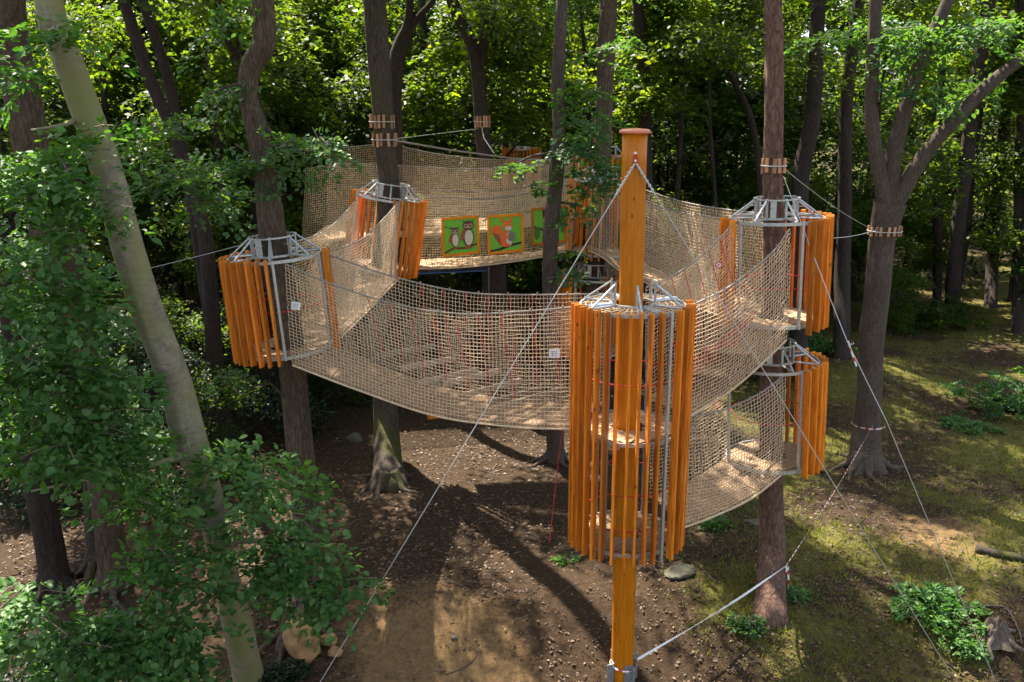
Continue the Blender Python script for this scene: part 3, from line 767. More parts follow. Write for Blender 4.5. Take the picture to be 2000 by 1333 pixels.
b3, G3, c3 = bridge('low net bridge between the foot of the slatted pole cage and the lower pine platform',
    [(1534, 733, 16.6), (1480, 771, 16.3), (1410, 802, 15.9), (1342, 815, 15.25)],
    [(1526, 926, 16.6), (1470, 970, 16.3), (1400, 1004, 15.8), (1336, 1028, 15.25)],
    [(1424, 716, 17.6), (1390, 752, 17.3), (1340, 780, 16.8), (1275, 792, 16.2)],
    [(1424, 886, 17.6), (1390, 915, 17.3), (1335, 945, 16.8), (1270, 970, 16.2)], bul=.14)
b4, G4, c4 = bridge('net bridge running back from the left platform to the mossy oak platform',
    [(784, 390, 24.45), (745, 432, 22.6), (712, 464, 21.0), (672, 482, 19.4), (634, 493, 17.9)],
    [(776, 546, 24.45), (752, 570, 23.0), (722, 602, 21.4), (690, 634, 19.6), (654, 668, 17.9)],
    [(699, 388, 24.7), (676, 414, 23.2), (642, 446, 21.4), (600, 466, 19.7), (520, 486, 18.5)],
    [(699, 540, 24.7), (670, 566, 23.2), (640, 596, 21.4), (600, 620, 19.7), (545, 650, 18.5)])
b5, G5, c5 = bridge('net bridge with the painted animal pictures hung on its side',
    [(818, 384, 25.2), (880, 386, 25.0), (945, 389, 24.95), (1030, 378, 25.2), (1112, 352, 25.8)],
    [(808, 524, 25.2), (900, 521, 24.95), (1000, 510, 24.95), (1060, 500, 25.3), (1108, 490, 25.8)],
    [(800, 368, 26.5), (880, 374, 26.6), (960, 374, 26.6), (1040, 362, 26.8), (1125, 342, 27.2)],
    [(800, 508, 26.5), (900, 505, 26.6), (1000, 498, 26.6), (1060, 490, 26.8), (1125, 474, 27.2)])
b6, G6, c6 = bridge('high net bridge behind the mossy oak, above the picture bridge',
    [(597, 331, 30.0), (650, 322, 30.6), (720, 321, 31.0), (800, 325, 31.2), (900, 330, 31.3), (1000, 326, 31.5), (1118, 304, 32.2)],
    [(590, 478, 30.0), (650, 470, 30.6), (720, 462, 31.0), (800, 460, 31.2), (900, 455, 31.3), (1000, 446, 31.5), (1118, 425, 32.2)],
    [(640, 292, 33.0), (700, 286, 33.2), (760, 283, 33.2), (860, 302, 33.2), (960, 312, 33.2), (1060, 312, 33.3), (1130, 300, 33.6)],
    [(640, 440, 33.0), (700, 436, 33.2), (760, 434, 33.2), (860, 428, 33.2), (960, 425, 33.2), (1060, 415, 33.3), (1130, 408, 33.6)], bul=.25)
b7, G7, c7 = bridge('net bridge crossing behind the orange pole to the upper pine platform',
    [(1232, 384, 25.6), (1290, 405, 24.0), (1340, 417, 22.2), (1385, 424, 20.2), (1426, 432, 18.0)],
    [(1226, 528, 25.6), (1280, 562, 24.0), (1330, 588, 22.2), (1375, 604, 20.2), (1428, 622, 18.0)],
    [(1240, 364, 27.0), (1310, 388, 25.2), (1370, 402, 23.2), (1440, 412, 21.0), (1500, 418, 18.7)],
    [(1240, 505, 27.0), (1310, 540, 25.2), (1370, 560, 23.2), (1440, 580, 21.0), (1500, 600, 18.7)])
b8, G8, c8 = bridge('short net curtain walkway dropping beside the upper platform behind the orange pole',
    [(1150, 366, 25.3), (1175, 376, 25.2), (1200, 380, 25.2), (1236, 376, 25.4)],
    [(1150, 488, 25.3), (1175, 500, 25.0), (1200, 520, 24.8), (1240, 548, 24.6)],
    [(1150, 360, 26.0), (1175, 366, 26.0), (1200, 370, 26.0), (1236, 368, 26.0)],
    [(1150, 480, 26.4), (1175, 486, 26.4), (1200, 490, 26.4), (1236, 500, 26.4)], far=False)

# hanging plank steps with red ropes inside the front bridge
def lerp3(a, b, t): return a + (b - a) * t
A1b, A1f, A1t, A1ft = curve3(c1[1], 40), curve3(c1[3], 40), curve3(c1[0], 40), curve3(c1[2], 40)
def bridge_extras():
    for i, (s, hz) in enumerate(((12, .75), (15, .62), (18, .48), (21, .55), (24, .42), (27, .3), (30, .32))):
        p = lerp3(A1b[s], A1f[min(39, s + 1)], .18) + [0, 0, hz]; q = lerp3(A1b[s], A1f[min(39, s + 1)], .86) + [0.45, 0, hz + .02]
        mb = MB(); mb.beam(p, q, .05, .11, bev=.006); o = mb.build('step_plank', 'greyplank', b1)
        for (e, tt) in ((lerp3(p, q, .08), A1t[s]), (lerp3(p, q, .92), A1ft[min(39, s + 2)])):
            mb = MB(); mb.tube([e, lerp3(e, tt, .5) + [0, 0, -.05], tt], .009, 4, False); mb.build('hanger_rope', 'red', b1)
    T2, F2, B2, FB2 = curve3(c2[0], 30), curve3(c2[2], 30), curve3(c2[1], 30), curve3(c2[3], 30)
    for s in (5, 9, 13, 17, 21, 25):
        mb = MB(); m_ = lerp3(B2[s], FB2[s], .5) + [0, 0, .45]
        mb.tube([T2[s], m_, F2[s]], .009, 4, False)
        mb.build('hanger_rope', 'red', b2)
    # red crawl net slung inside
    top = [lerp3(B2[s], FB2[s], .25) + [0, 0, .9] for s in (6, 13, 20, 27)]; bot = [lerp3(B2[s], FB2[s], .55) + [0, 0, .15] for s in (6, 13, 20, 27)]
    mb, _ = net_sheet([tuple(p) for p in top], [tuple(p) for p in bot], .2, .05, .007); mb.build('crawl_net', 'red', b2)
    for s in (11, 19):
        mb = MB(); c = lerp3(B2[s], FB2[s], .5) + [0, 0, .32]
        mb.beam(c - [.45, -.15, 0], c + [.45, -.15, 0], .6, .04, bev=.005); mb.build('step_plank', 'deck', b2)
    T7, F7 = curve3(c7[0], 20), curve3(c7[1], 20)
    for s in (9, 12, 17):
        mb = MB(); mb.tube([T7[s] + [.3, .3, 0], lerp3(T7[s], F7[s], .5) + [.1, .3, 0], F7[s] + [.3, .4, .1]], .012, 4, False); mb.build('hanger_rope', 'red', b7)
bridge_extras()

# notices tied to the nets
def notice(label, px, py, Y, wpx, hpx, tilt, name='notice_sign'):
    c = at(px, py, Y); w_ = px_r(wpx, c); h_ = px_r(hpx, c)
    root = thing(name, c, label, 'notice', None); mb = MB(); 
    U = Vector((math.cos(tilt), .1, -math.sin(tilt))).normalized(); Z = Vector((math.sin(tilt), 0, math.cos(tilt)))
    mb.beam(c - Z * h_, c + Z * h_, w_ * 2, .012, up=(0, 1, 0), bev=.002); mb.build('plate', 'white', root)
    mb = MB(); f = Vector((0, -.009, 0))
    for i, (a, b) in enumerate(((-.7, .6), (-.7, .75), (-.7, .3))):
        z = h_ * (.5 - .45 * i); mb.beam(c + f + U * w_ * a + Z * z, c + f + U * w_ * b + Z * z, .008, .003, up=(0, 1, 0))
    for x in (-.35, .35): mb.beam(c + f + U * w_ * x - Z * h_ * .75, c + f + U * w_ * x + Z * h_ * .7, .006, .003, up=(0, 1, 0))
    mb.build('print', 'ink', root)
notice('small white notice on the net beside the left platform', 578, 598, 16.42, 17, 15, .15)
notice('small white notice on the net left of the slatted pole cage', 1083, 691, 15.12, 21, 17, 0)
def round_sign(label, px, py, Y, rpx):
    c = at(px, py, Y); r = px_r(rpx * 2, c); root = thing('round_sign', c, label, 'sign', None)
    mb = MB(); mb.tube([c + Vector((math.cos(a) * r, 0, math.sin(a) * r)) for a in np.arange(20) * math.pi / 10], r * .16, 6, False, True)
    mb.build('rim', 'red', root)
    mb = MB(); mb.tube([c + Vector((0, .012, 0)), c + Vector((0, .02, 0))], r, 20); mb.build('plate', 'white', root)
    mb = MB(); mb.tube([c + Vector((-r * .1, 0, -r * .6)), c + Vector((-r * .1, 0, r * .1)), c + Vector((r * .35, 0, r * .35))], r * .1, 5); mb.tube([c + Vector((-r * .1, 0, r * .1)), c + Vector((-r * .4, 0, -r * .1))], r * .1, 5); mb.build('symbol', 'red', root)
round_sign('small round red sign on the net beside the left post of the upper pine platform', 1404, 518, 17.0, 6.5)
round_sign('small round red sign low between the two bridges left of the pine trunk', 1400, 792, 17.6, 6.5)

# painted pictures
def picture(label, corners, Y, painter):
    tl, tr, br, bl = [at(x, y, Y) for x, y in corners]
    c = (tl + tr + br + bl) / 4; root = thing('picture_panel', c, label, 'picture', 'painted animal pictures on the net')
    nrm = (tr - tl).cross(bl - tl).normalized()
    if nrm.y > 0: nrm = -nrm
    def Q(u, v, d=0.0):  # u,v 0..1 from bottom-left
        p = bl * (1 - u) * (1 - v) + br * u * (1 - v) + tl * (1 - u) * v + tr * u * v
        return p + nrm * d
    mb = MB(); v = [Q(0, 0), Q(1, 0), Q(1, 1), Q(0, 1)] + [Q(0, 0, -.02), Q(1, 0, -.02), Q(1, 1, -.02), Q(0, 1, -.02)]
    mb.add([tuple(x) for x in v], [(0, 1, 2, 3), (7, 6, 5, 4), (0, 4, 5, 1), (1, 5, 6, 2), (2, 6, 7, 3), (3, 7, 4, 0)]); mb.build('board', 'paint_green', root)
    mb = MB(); e = .035
    for a, b in (((0, e / 2), (1, e / 2)), ((0, 1 - e / 2), (1, 1 - e / 2)), ((e / 2, e), (e / 2, 1 - e)), ((1 - e / 2, e), (1 - e / 2, 1 - e))):
        mb.beam(Q(*a, .008), Q(*b, .008), .075, .035, up=tuple(nrm), bev=.003)
    mb.build('frame', 'pole', root)
    lay = [0]
    def shape(name, pts, mat):
        lay[0] += 1; d = .003 + .0025 * lay[0]; k = len(pts); mb = MB()
        mb.add([tuple(Q(*p, d)) for p in pts] + [tuple(Q(*p, d - .002)) for p in pts], [(i, (i + 1) % k, k + (i + 1) % k, k + i) for i in range(k)])
        mb.f.append(list(range(k))); mb.f.append(list(range(k, 2 * k))[::-1]); mb.build(name, mat, root)
    def ell(cx, cy, rx, ry, rot=0, n=20):
        return [(cx + rx * math.cos(a) * math.cos(rot) - ry * math.sin(a) * math.sin(rot), cy + rx * math.cos(a) * math.sin(rot) + ry * math.sin(a) * math.cos(rot)) for a in np.arange(n) * 2 * math.pi / n]
    painter(shape, ell)
def p_owls(sh, el):
    sh('branch', [(.05, .12), (.3, .22), (.6, .20), (.95, .28), (.95, .23), (.6, .14), (.3, .16), (.05, .06)], 'paint_brown')
    sh('twig', [(.06, .80), (.2, .74), (.36, .72), (.36, .70), (.2, .71), (.06, .77)], 'paint_darkgreen')
    for x, y, s, head in ((.35, .48, .78, 'paint_grey'), (.72, .55, 1, 'paint_brown')):
        sh('owl', el(x, y - .10 * s, .155 * s, .24 * s), 'paint_brown'); sh('owl_belly', el(x + .01, y - .10 * s, .115 * s, .21 * s), 'paint_cream')
        sh('owl_wing', el(x - .15 * s, y - .02, .06 * s, .16 * s, -.3), 'paint_rust')
        sh('owl_head', el(x, y + .22 * s, .155 * s, .13 * s), head)
        sh('owl_ears', [(x - .16 * s, y + .38 * s), (x - .08 * s, y + .32 * s), (x + .08 * s, y + .32 * s), (x + .16 * s, y + .38 * s), (x + .1 * s, y + .24 * s), (x - .1 * s, y + .24 * s)], 'paint_brown')
        for e in (-.065, .065):
            sh('eye', el(x + e * s, y + .21 * s, .06 * s, .06 * s), 'paint_tan'); sh('pupil', el(x + e * s, y + .21 * s, .028 * s, .03 * s), 'paint_black')
        sh('beak', [(x - .02, y + .19 * s), (x + .02, y + .19 * s), (x, y + .12 * s)], 'paint_yellow')
        sh('feet', el(x, y - .36 * s, .1 * s, .045 * s), 'paint_rust')
def p_squirrel(sh, el):
    sh('branch', [(.04, .10), (.3, .13), (.6, .22), (.95, .26), (.95, .20), (.6, .14), (.35, .07), (.04, .05)], 'paint_black')
    sh('tail', el(.24, .60, .15, .15), 'paint_orange'); sh('tail', [(.12, .55), (.3, .50), (.40, .30), (.48, .20), (.34, .22), (.22, .36)], 'paint_rust')
    sh('body', el(.50, .37, .15, .22), 'paint_orange'); sh('belly', el(.60, .35, .09, .19), 'paint_cream')
    sh('ear', [(.40, .80), (.36, .98), (.50, .84)], 'paint_orange'); sh('ear', [(.58, .84), (.68, .98), (.68, .80)], 'paint_orange')
    sh('head', el(.55, .72, .15, .12), 'paint_orange'); sh('muzzle', el(.58, .64, .10, .06), 'paint_cream')
    for x in (.48, .62): sh('eye', el(x, .74, .035, .04), 'paint_yellow'); sh('pupil', el(x, .74, .017, .022), 'paint_black')
    sh('acorn', el(.66, .42, .11, .13), 'paint_grey'); sh('foot', el(.5, .2, .12, .045), 'paint_orange'); sh('paw', el(.54, .42, .07, .03), 'paint_orange')
def p_tree(sh, el):
    sh('painted_trunk', [(.28, .04), (.78, .04), (.72, .5), (.76, .96), (.30, .96), (.34, .5)], 'paint_brown')
    sh('painted_branch', [(.05, .52), (.35, .42), (.35, .34), (.05, .46)], 'paint_brown'); sh('hollow', el(.42, .66, .10, .09), 'paint_tan')
    sh('painted_leaves', el(.14, .30, .09, .17), 'paint_darkgreen'); sh('painted_leaves', el(.88, .55, .07, .3), 'paint_darkgreen')
picture('painted picture of two owls on a branch', [(863, 427), (934, 422), (936, 494), (865, 502)], 24.75, p_owls)
picture('painted picture of a red squirrel holding an acorn', [(953, 422), (1021, 418), (1023, 490), (954, 497)], 24.72, p_squirrel)
picture('painted picture of a hollow tree, half hidden behind a trunk', [(1038, 408), (1106, 402), (1107, 472), (1040, 479)], 24.95, p_tree)

# ================================================================== STRAPS, CABLES, TAPE
def strap(label, px, py, Y, wpx, n=9, bh=.24, tilt=0, mat='block'):
    c = at(px, py, Y); r = px_r(wpx, c) + .01; root = thing('tree_strap', c, label, 'tree strap', 'wood block straps round trunks')
    mb = MB(); mb.tube([c + Vector((math.cos(a) * (r + .05), math.sin(a) * (r + .05), .01 * math.cos(a) * tilt)) for a in np.arange(24) * math.pi / 12], .014, 6, False, True); mb.build('cable', 'cable', root)
    for i in range(n * 2):
        a = i * math.pi / n + rng.normal(0, .06); d = Vector((math.cos(a), math.sin(a), 0)); dz = rng.normal(0, .012); t = Vector((-d.y, d.x, 0)) * rng.normal(0, .008)
        mb = MB(); mb.beam(c + d * (r + .02) + Vector((0, 0, dz - bh / 2)) - t, c + d * (r + .02) + Vector((0, 0, dz + bh / 2)) + t, .075, .04, up=tuple(d), bev=.004); mb.build('block', mat, root)
strap('upper of the two wood block straps on the mossy oak', 746, 238, 25.3, 42, 6, .36)
strap('lower of the two wood block straps on the mossy oak', 751, 273, 25.3, 42, 6, .36)
strap('wood block strap on the dark forked trunk behind the high net', 942, 238, 34.0, 26, 7, .42)
strap('wood block strap on the trunk just left of the pole cap', 1177, 268, 33.0, 33, 6, .42)
strap('wood block strap on the reddish pine above the upper platform', 1511, 324, 17.6, 37, 5, .28)
strap('wood block strap below the fork of the grey trunk at right', 1728, 451, 24.5, 56, 9, .25)

def wire(label, pts, r=.009, cat='guy wire', name='guy_wire', clamps=0, mat='cable', group=None, sag=0):
    P = [Vector(p) for p in pts]; root = thing(name, P[0], label, cat, group)
    if len(P) == 2 and sag:
        a, b = P; P = [a + (b - a) * t - Vector((0, 0, sag * 4 * t * (1 - t))) for t in np.linspace(0, 1, 14)]
    mb = MB(); mb.tube(P, r, 6); mb.build('cable', mat, root)
    if clamps:
        d = (P[1] - P[0]).normalized()
        mb = MB(); s = d.orthogonal()
        for i in range(clamps):
            q = P[0] + d * (.10 + .085 * i); mb.tube([q - s * .02, q + s * .025], .016, 5)
        mb.tube([P[0], P[0] + d * (.1 + .085 * clamps)], r * 1.9, 5); mb.build('clamps', 'cable', root)
    return root
hk = at(1240, 320, 14.9)
wire('left guy wire from the tall orange pole down past the boulders', [hk, on_ground(545, 1465)], .0085, clamps=6)
wire('right guy wire from the tall orange pole down across the slatted platforms', [hk + Vector((.02, 0, 0)), on_ground(1858, 1318)], .0085, clamps=6)
wire('guy wire from the pine strap down to the ground at far right', [at(1530, 345, 17.5), at(1612, 560, 16.3), at(1655, 668, 15.9), at(1730, 820, 15.3), on_ground(1945, 1333)], .008)
wire('thin cable between the pine strap and the forked tree strap', [at(1532, 330, 17.7), at(1712, 452, 24.3)], .007, sag=.1, cat='cable', name='cable')
wire('thin cable between the upper pine platform and the forked tree strap', [at(1618, 466, 17.8), at(1712, 449, 24.3)], .009, cat='cable', name='cable', sag=.05)
wire('thin cable running left from the left platform into the wood', [at(498, 472, 17.8), at(0, 588, 19)], .006, cat='cable', name='cable', sag=.05)
wire('thin steel cable from the mossy oak to the dark forked trunk', [at(768, 272, 25.2), at(935, 252, 33.8)], .010, cat='cable', name='cable')
wire('dark thick cable sagging above the high net bridge', [at(772, 275, 25.4), at(870, 292, 28), at(1000, 310, 31), at(1120, 315, 33)], .03, cat='cable', name='cable', mat='ropeedge')
wire('steel cable from the forked trunk down to the high net', [at(941, 248, 33.6), at(945, 270, 33.2), at(965, 300, 32.6)], .018, cat='cable', name='cable')
wire('red swing rope hanging left of the slatted pole cage', [at(1098, 835, 17.4), at(1073, 1060, 16.9)], .008, cat='rope', name='hanging_rope', mat='red')
def tape(label, pts, w_=.035, name='barrier_tape', mat='tape'):
    P = catmull([tuple(p) for p in pts], 14); k = len(P)
    L = np.r_[0, np.cumsum(np.linalg.norm(np.diff(P, axis=0), axis=1))]
    V = []; tw = rng.uniform(0, 3)
    T = np.gradient(P, axis=0); T /= np.linalg.norm(T, axis=1)[:, None]
    for i in range(k):
        a = tw + L[i] * 2.2; s = np.cross(T[i], [0, 0, 1.]); s /= np.linalg.norm(s) + 1e-9; u = np.cross(s, T[i])
        o = (s * math.cos(a) * .35 + u * (0.75 + .25 * math.sin(a))) * w_ / 2; V += [P[i] - o, P[i] + o]
    f = [(2 * i, 2 * i + 1, 2 * i + 3, 2 * i + 2) for i in range(k - 1)]
    mb = MB(); mb.add(V, f); o = mb.build(name, mat); md = o.modifiers.new('thick', 'SOLIDIFY'); md.thickness = .002
    at_ = o.data.attributes.new('run', 'FLOAT', 'POINT'); at_.data.foreach_set('value', np.repeat(L / .22, 2).astype(np.float32))
    tag(o, label, 'barrier tape', None)
def ring_pts(px, py, Y, wpx, n=12, dz=0):
    c = at(px, py, Y); r = px_r(wpx, c) + .015
    return [c + Vector((math.cos(a) * r, math.sin(a) * r, dz * math.cos(a))) for a in np.linspace(-1.2, 5.1, n)]
pb = at(1245, 1288, 14.9); pp = at(1535, 1106, 17.15)
tape('pale twisted barrier tape from the foot of the orange pole to the pine', [pb, pb.lerp(pp, .33) - Vector((0, 0, .06)), pb.lerp(pp, .66) - Vector((0, 0, .07)), pp], .055, mat='white')
pq = at(1705, 832, 24.0)
tape('thin red and white tape stretched from the pine to the forked tree', [pp, pp.lerp(pq, .5) - Vector((0, 0, .12)), pq], .035)
tape('red and white tape tied round the pine trunk', ring_pts(1507, 1108, 17.55, 60, dz=.06), .055)
tape('red and white tape tied round the forked grey trunk', ring_pts(1695, 828, 24.6, 60), .07)
tape('red and white tape end hanging beside the pine trunk', [pp, at(1540, 1130, 17.15), at(1538, 1165, 17.1)], .05)
tape('tape knotted round the top of the steel foot of the orange pole', ring_pts(1218, 1296, 15.1, 50, dz=-.03), .045)
tape('tape tied round the dark trunk behind the pine platforms', ring_pts(1645, 668, 36.6, 42), .08)
tape('short tape tail hanging from the wire right of the pine platforms', [at(1656, 666, 15.9), at(1664, 690, 15.9), at(1673, 716, 15.9)], .035)
# blue tarpaulin strip under picture bridge
def tarp():
    p = [at(812, 528, 26.2), at(950, 522, 26.2), at(950, 528, 25.2), at(806, 535, 25.2)]
    mb = MB(); mb.add([tuple(x) for x in p] + [tuple(x - Vector((0, 0, .03))) for x in p], [(0, 1, 2, 3), (7, 6, 5, 4), (0, 4, 5, 1), (1, 5, 6, 2), (2, 6, 7, 3), (3, 7, 4, 0)])
    tag(mb.build('tarpaulin', 'blue'), 'blue sheet lying under the picture bridge beside the mossy oak platform', 'tarpaulin')
tarp()
def bracket():
    p = [at(832, 806, 16.4), at(872, 808, 16.2), at(868, 816, 16.2), at(836, 820, 16.4)]
    mb = MB(); mb.add([tuple(x) for x in p] + [tuple(x + Vector((0, .15, .03))) for x in p], [(0, 1, 2, 3), (7, 6, 5, 4), (0, 4, 5, 1), (1, 5, 6, 2), (2, 6, 7, 3), (3, 7, 4, 0)])
    tag(mb.build('deck_board', 'orange'), 'orange board end sticking out below the front bridge', 'board')
bracket()

# ================================================================== TREES (near)
tree('beech_tree', 'big pale leaning beech with smooth mossy bark at left',
     [(85, -60, 13.6, 50), (105, 40, 13.7, 52), (150, 170, 13.8, 55), (205, 320, 13.9, 58), (245, 470, 14.0, 61), (285, 600, 14.0, 61), (335, 730, 14.1, 60), (372, 860, 14.2, 62), (405, 960, 14.3, 52), (432, 1090, 14.4, 50), (465, 1230, 14.5, 57)],
     'bark_beech', 'top0', base=(488, 1330), flare=1.25, rough=.05, topscale=1.2, n=40,
     branches=[[(150, 235, 13.8, 12), (120, 245, 13.3, 7), (60, 255, 12.8, 4)], [(280, 610, 14, 16), (225, 600, 13.5, 10), (120, 650, 12.8, 6), (30, 700, 12.3, 4)],
               [(350, 890, 14, 20), (330, 900, 13.5, 12), (200, 930, 13, 7), (60, 960, 12.6, 4)], [(440, 1060, 14.2, 16), (520, 1060, 13.7, 9), (640, 1130, 13.4, 4)]],
     blobs=[(50, 560, 12.6, 1.1, .5, 22), (130, 590, 13.0, .7, .45, 14), (40, 720, 12.4, 1.1, .6, 24), (140, 740, 12.9, .8, .45, 18), (220, 760, 13.4, .4, .3, 6),
            (90, 850, 12.6, 1.0, .4, 22), (210, 850, 13, .7, .4, 14), (280, 880, 13.2, .4, .3, 7), (470, 900, 13.4, .4, .2, 6), (510, 930, 13.2, .6, .25, 9),
            (290, 980, 13.2, .6, .4, 11), (350, 1030, 13.4, .4, .35, 6), (530, 1020, 13.3, .6, .3, 11), (590, 1080, 13.3, .6, .28, 11), (660, 1140, 13.3, .45, .2, 7), (530, 1130, 13.2, .5, .35, 9), (320, 1100, 13, .7, .35, 11),
            (50, 1200, 12.2, .9, .22, 15), (160, 1240, 12.3, .9, .3, 15), (290, 1240, 12.6, .8, .3, 15), (360, 1180, 13, .4, .3, 6), (360, 1315, 12.4, .6, .25, 11), (230, 1320, 12.0, .9, .3, 12),
            (130, 290, 12.8, .7, .35, 11), (60, 350, 12.6, .7, .45, 13), (140, 380, 13, .5, .3, 7), (20, 130, 12.5, .4, .3, 5), (120, 50, 13, .4, .25, 4), (150, 450, 13, .5, .25, 5)],
     leafmat='leaf_near', leaf=.15, per=50)
tree('oak_tree', 'rough brown trunk behind the beech at the far left edge',
     [(10, -60, 16.5, 58), (20, 60, 16.6, 62), (50, 230, 16.8, 66), (85, 420, 17.0, 66), (110, 520, 17.1, 66), (150, 700, 17.2, 60), (195, 900, 17.3, 56)], 'bark', 'top1', base=(225, 1140),
     blobs=[(40, 480, 15.5, .7, .3, 8)], leaf=.13)
tree('oak_tree', 'thin dark trunk standing before the sunlit ground at lower left', [(20, 640, 17, 34), (35, 780, 17.2, 42), (70, 930, 17.3, 46), (95, 1060, 17.4, 50)], 'bark_dark', None, base=(108, 1150), topscale=.8)
tree('hornbeam_tree', 'short mossy trunk half hidden by beech leaves at lower left', [(178, 760, 18.4, 40), (185, 900, 18.4, 42), (190, 1040, 18.4, 44)], 'bark_moss', None, base=(195, 1125), topscale=.7, ext=5)
tree('oak_tree', 'crooked brown oak trunk carrying the left slatted platform',
     [(508, -70, 17.6, 40), (516, 40, 17.6, 42), (514, 90, 17.6, 44), (488, 135, 17.6, 40), (484, 190, 17.6, 36), (500, 250, 17.6, 42), (518, 330, 17.6, 46), (528, 420, 17.6, 52), (537, 490, 17.6, 54), (556, 600, 17.6, 50), (572, 720, 17.6, 50), (583, 850, 17.6, 52), (597, 1000, 17.6, 54), (598, 1120, 17.6, 56)],
     'bark', 'top0', base=(590, 1228), flare=1.7,
     branches=[[(520, 250, 17.6, 10), (560, 285, 17.3, 6), (640, 300, 17, 3)], [(500, 160, 17.6, 10), (440, 170, 17.2, 5), (400, 190, 17, 3)], [(570, 790, 17.5, 7), (520, 745, 17.2, 4), (480, 765, 17, 4), (440, 745, 16.9, 2)]],
     blobs=[(610, 285, 17.0, .7, .25, 9), (550, 320, 17.2, .5, .25, 5), (450, 60, 17.4, .4, .3, 3), (440, 185, 17.3, .3, .2, 3), (430, 320, 17.5, .7, .4, 9), (440, 745, 16.9, .35, .25, 4), (330, 330, 18.5, .9, .5, 12), (290, 260, 19, .9, .4, 9), (420, 390, 19, .8, .4, 7), (600, 950, 17.2, .3, .3, 3)],
     leaf=.13, per=60)
tree('oak_tree', 'straight mossy oak trunk carrying the platform left of the pictures',
     [(728, -70, 25.3, 44), (733, 20, 25.3, 44), (743, 160, 25.3, 42), (752, 280, 25.3, 40), (760, 380, 25.3, 44), (748, 540, 25.2, 48), (750, 700, 25.2, 48), (753, 820, 25.2, 50)], 'bark_moss', 'top1', base=(760, 945), flare=1.6, topscale=1.3)
tree('oak_tree', 'slim grey trunk in front of the hollow tree picture',
     [(1100, -60, 24.0, 22), (1096, 30, 24, 24), (1090, 150, 24, 26), (1092, 250, 24, 24), (1088, 330, 24, 28), (1078, 430, 24, 29), (1074, 560, 24, 30), (1080, 720, 24, 34)], 'bark_grey', 'top0', base=(1086, 900), flare=1.5, topscale=.9,
     branches=[[(1092, 320, 24, 12), (1120, 300, 23.6, 7), (1180, 290, 23.3, 3)], [(1090, 300, 24, 9), (1040, 305, 23.6, 5), (1010, 320, 23.5, 3)], [(1085, 395, 24, 8), (1130, 400, 23.6, 4)]],
     blobs=[(1150, 245, 23.3, .6, .35, 7), (1130, 300, 23.4, .6, .25, 7), (1180, 345, 23.4, .6, .3, 9), (1030, 325, 23.6, .3, .2, 3), (1060, 370, 23.6, .25, .15, 2), (1125, 430, 23.5, .2, .3, 2), (1115, 500, 23.6, .25, .1, 1), (1130, 180, 23.4, .5, .3, 4), (1180, 100, 24, .6, .4, 4), (1090, 545, 23.6, .2, .2, 2)],
     leaf=.16, per=55)
tree('oak_tree', 'grey trunk carrying the platforms behind the pole cap', [(1190, -60, 33, 34), (1186, 60, 33, 36), (1182, 160, 33, 34), (1176, 260, 33, 30), (1177, 400, 33, 33)], 'bark_grey', 'top1', base=(1165, 820))
tree('oak_tree', 'shaded trunk under the two stacked platforms behind the pole', [(1178, 330, 26.2, 30), (1172, 450, 26.2, 32), (1160, 560, 26.1, 34), (1152, 700, 26.0, 36)], 'bark', 'top0', base=(1150, 890), topscale=.8, ext=9)
tree('pine_tree', 'straight reddish pine trunk carrying both right hand platforms',
     [(1511, -70, 17.6, 34), (1512, 60, 17.6, 36), (1512, 200, 17.6, 37), (1510, 330, 17.6, 38), (1511, 430, 17.6, 38), (1509, 600, 17.6, 42), (1506, 800, 17.6, 44), (1506, 960, 17.6, 46), (1507, 1080, 17.6, 50)], 'bark_pine', 'top0', base=(1504, 1196), flare=1.35)
tree('oak_tree', 'forked grey trunk with three limbs at right',
     [(1738, 395, 24.4, 60), (1722, 470, 24.5, 48), (1715, 560, 24.5, 48), (1702, 660, 24.6, 50), (1697, 760, 24.6, 46), (1692, 850, 24.6, 52)], 'bark_grey', None, base=(1690, 912), flare=1.8, ext=0,
     branches=[[(1712, -80, 24.4, 22), (1709, 30, 24.4, 24), (1703, 150, 24.4, 26), (1704, 250, 24.4, 27), (1718, 340, 24.4, 30), (1738, 430, 24.4, 36)],
               [(1880, -80, 24.2, 22), (1852, 0, 24.2, 24), (1795, 130, 24.3, 28), (1758, 250, 24.3, 30), (1742, 330, 24.4, 32), (1742, 430, 24.4, 34)],
               [(2080, 60, 23.6, 18), (2000, 112, 23.8, 22), (1930, 168, 24, 25), (1860, 240, 24.1, 27), (1800, 310, 24.2, 30), (1742, 410, 24.4, 36)]],
     blobs=[(1780, 80, 24, 1.1, .5, 14), (1830, 160, 24, .9, .5, 9), (1650, 60, 25, 1, .5, 10), (1900, 60, 24, 1.1, .5, 14), (1920, 180, 25, .8, .4, 6)], leaf=.16)
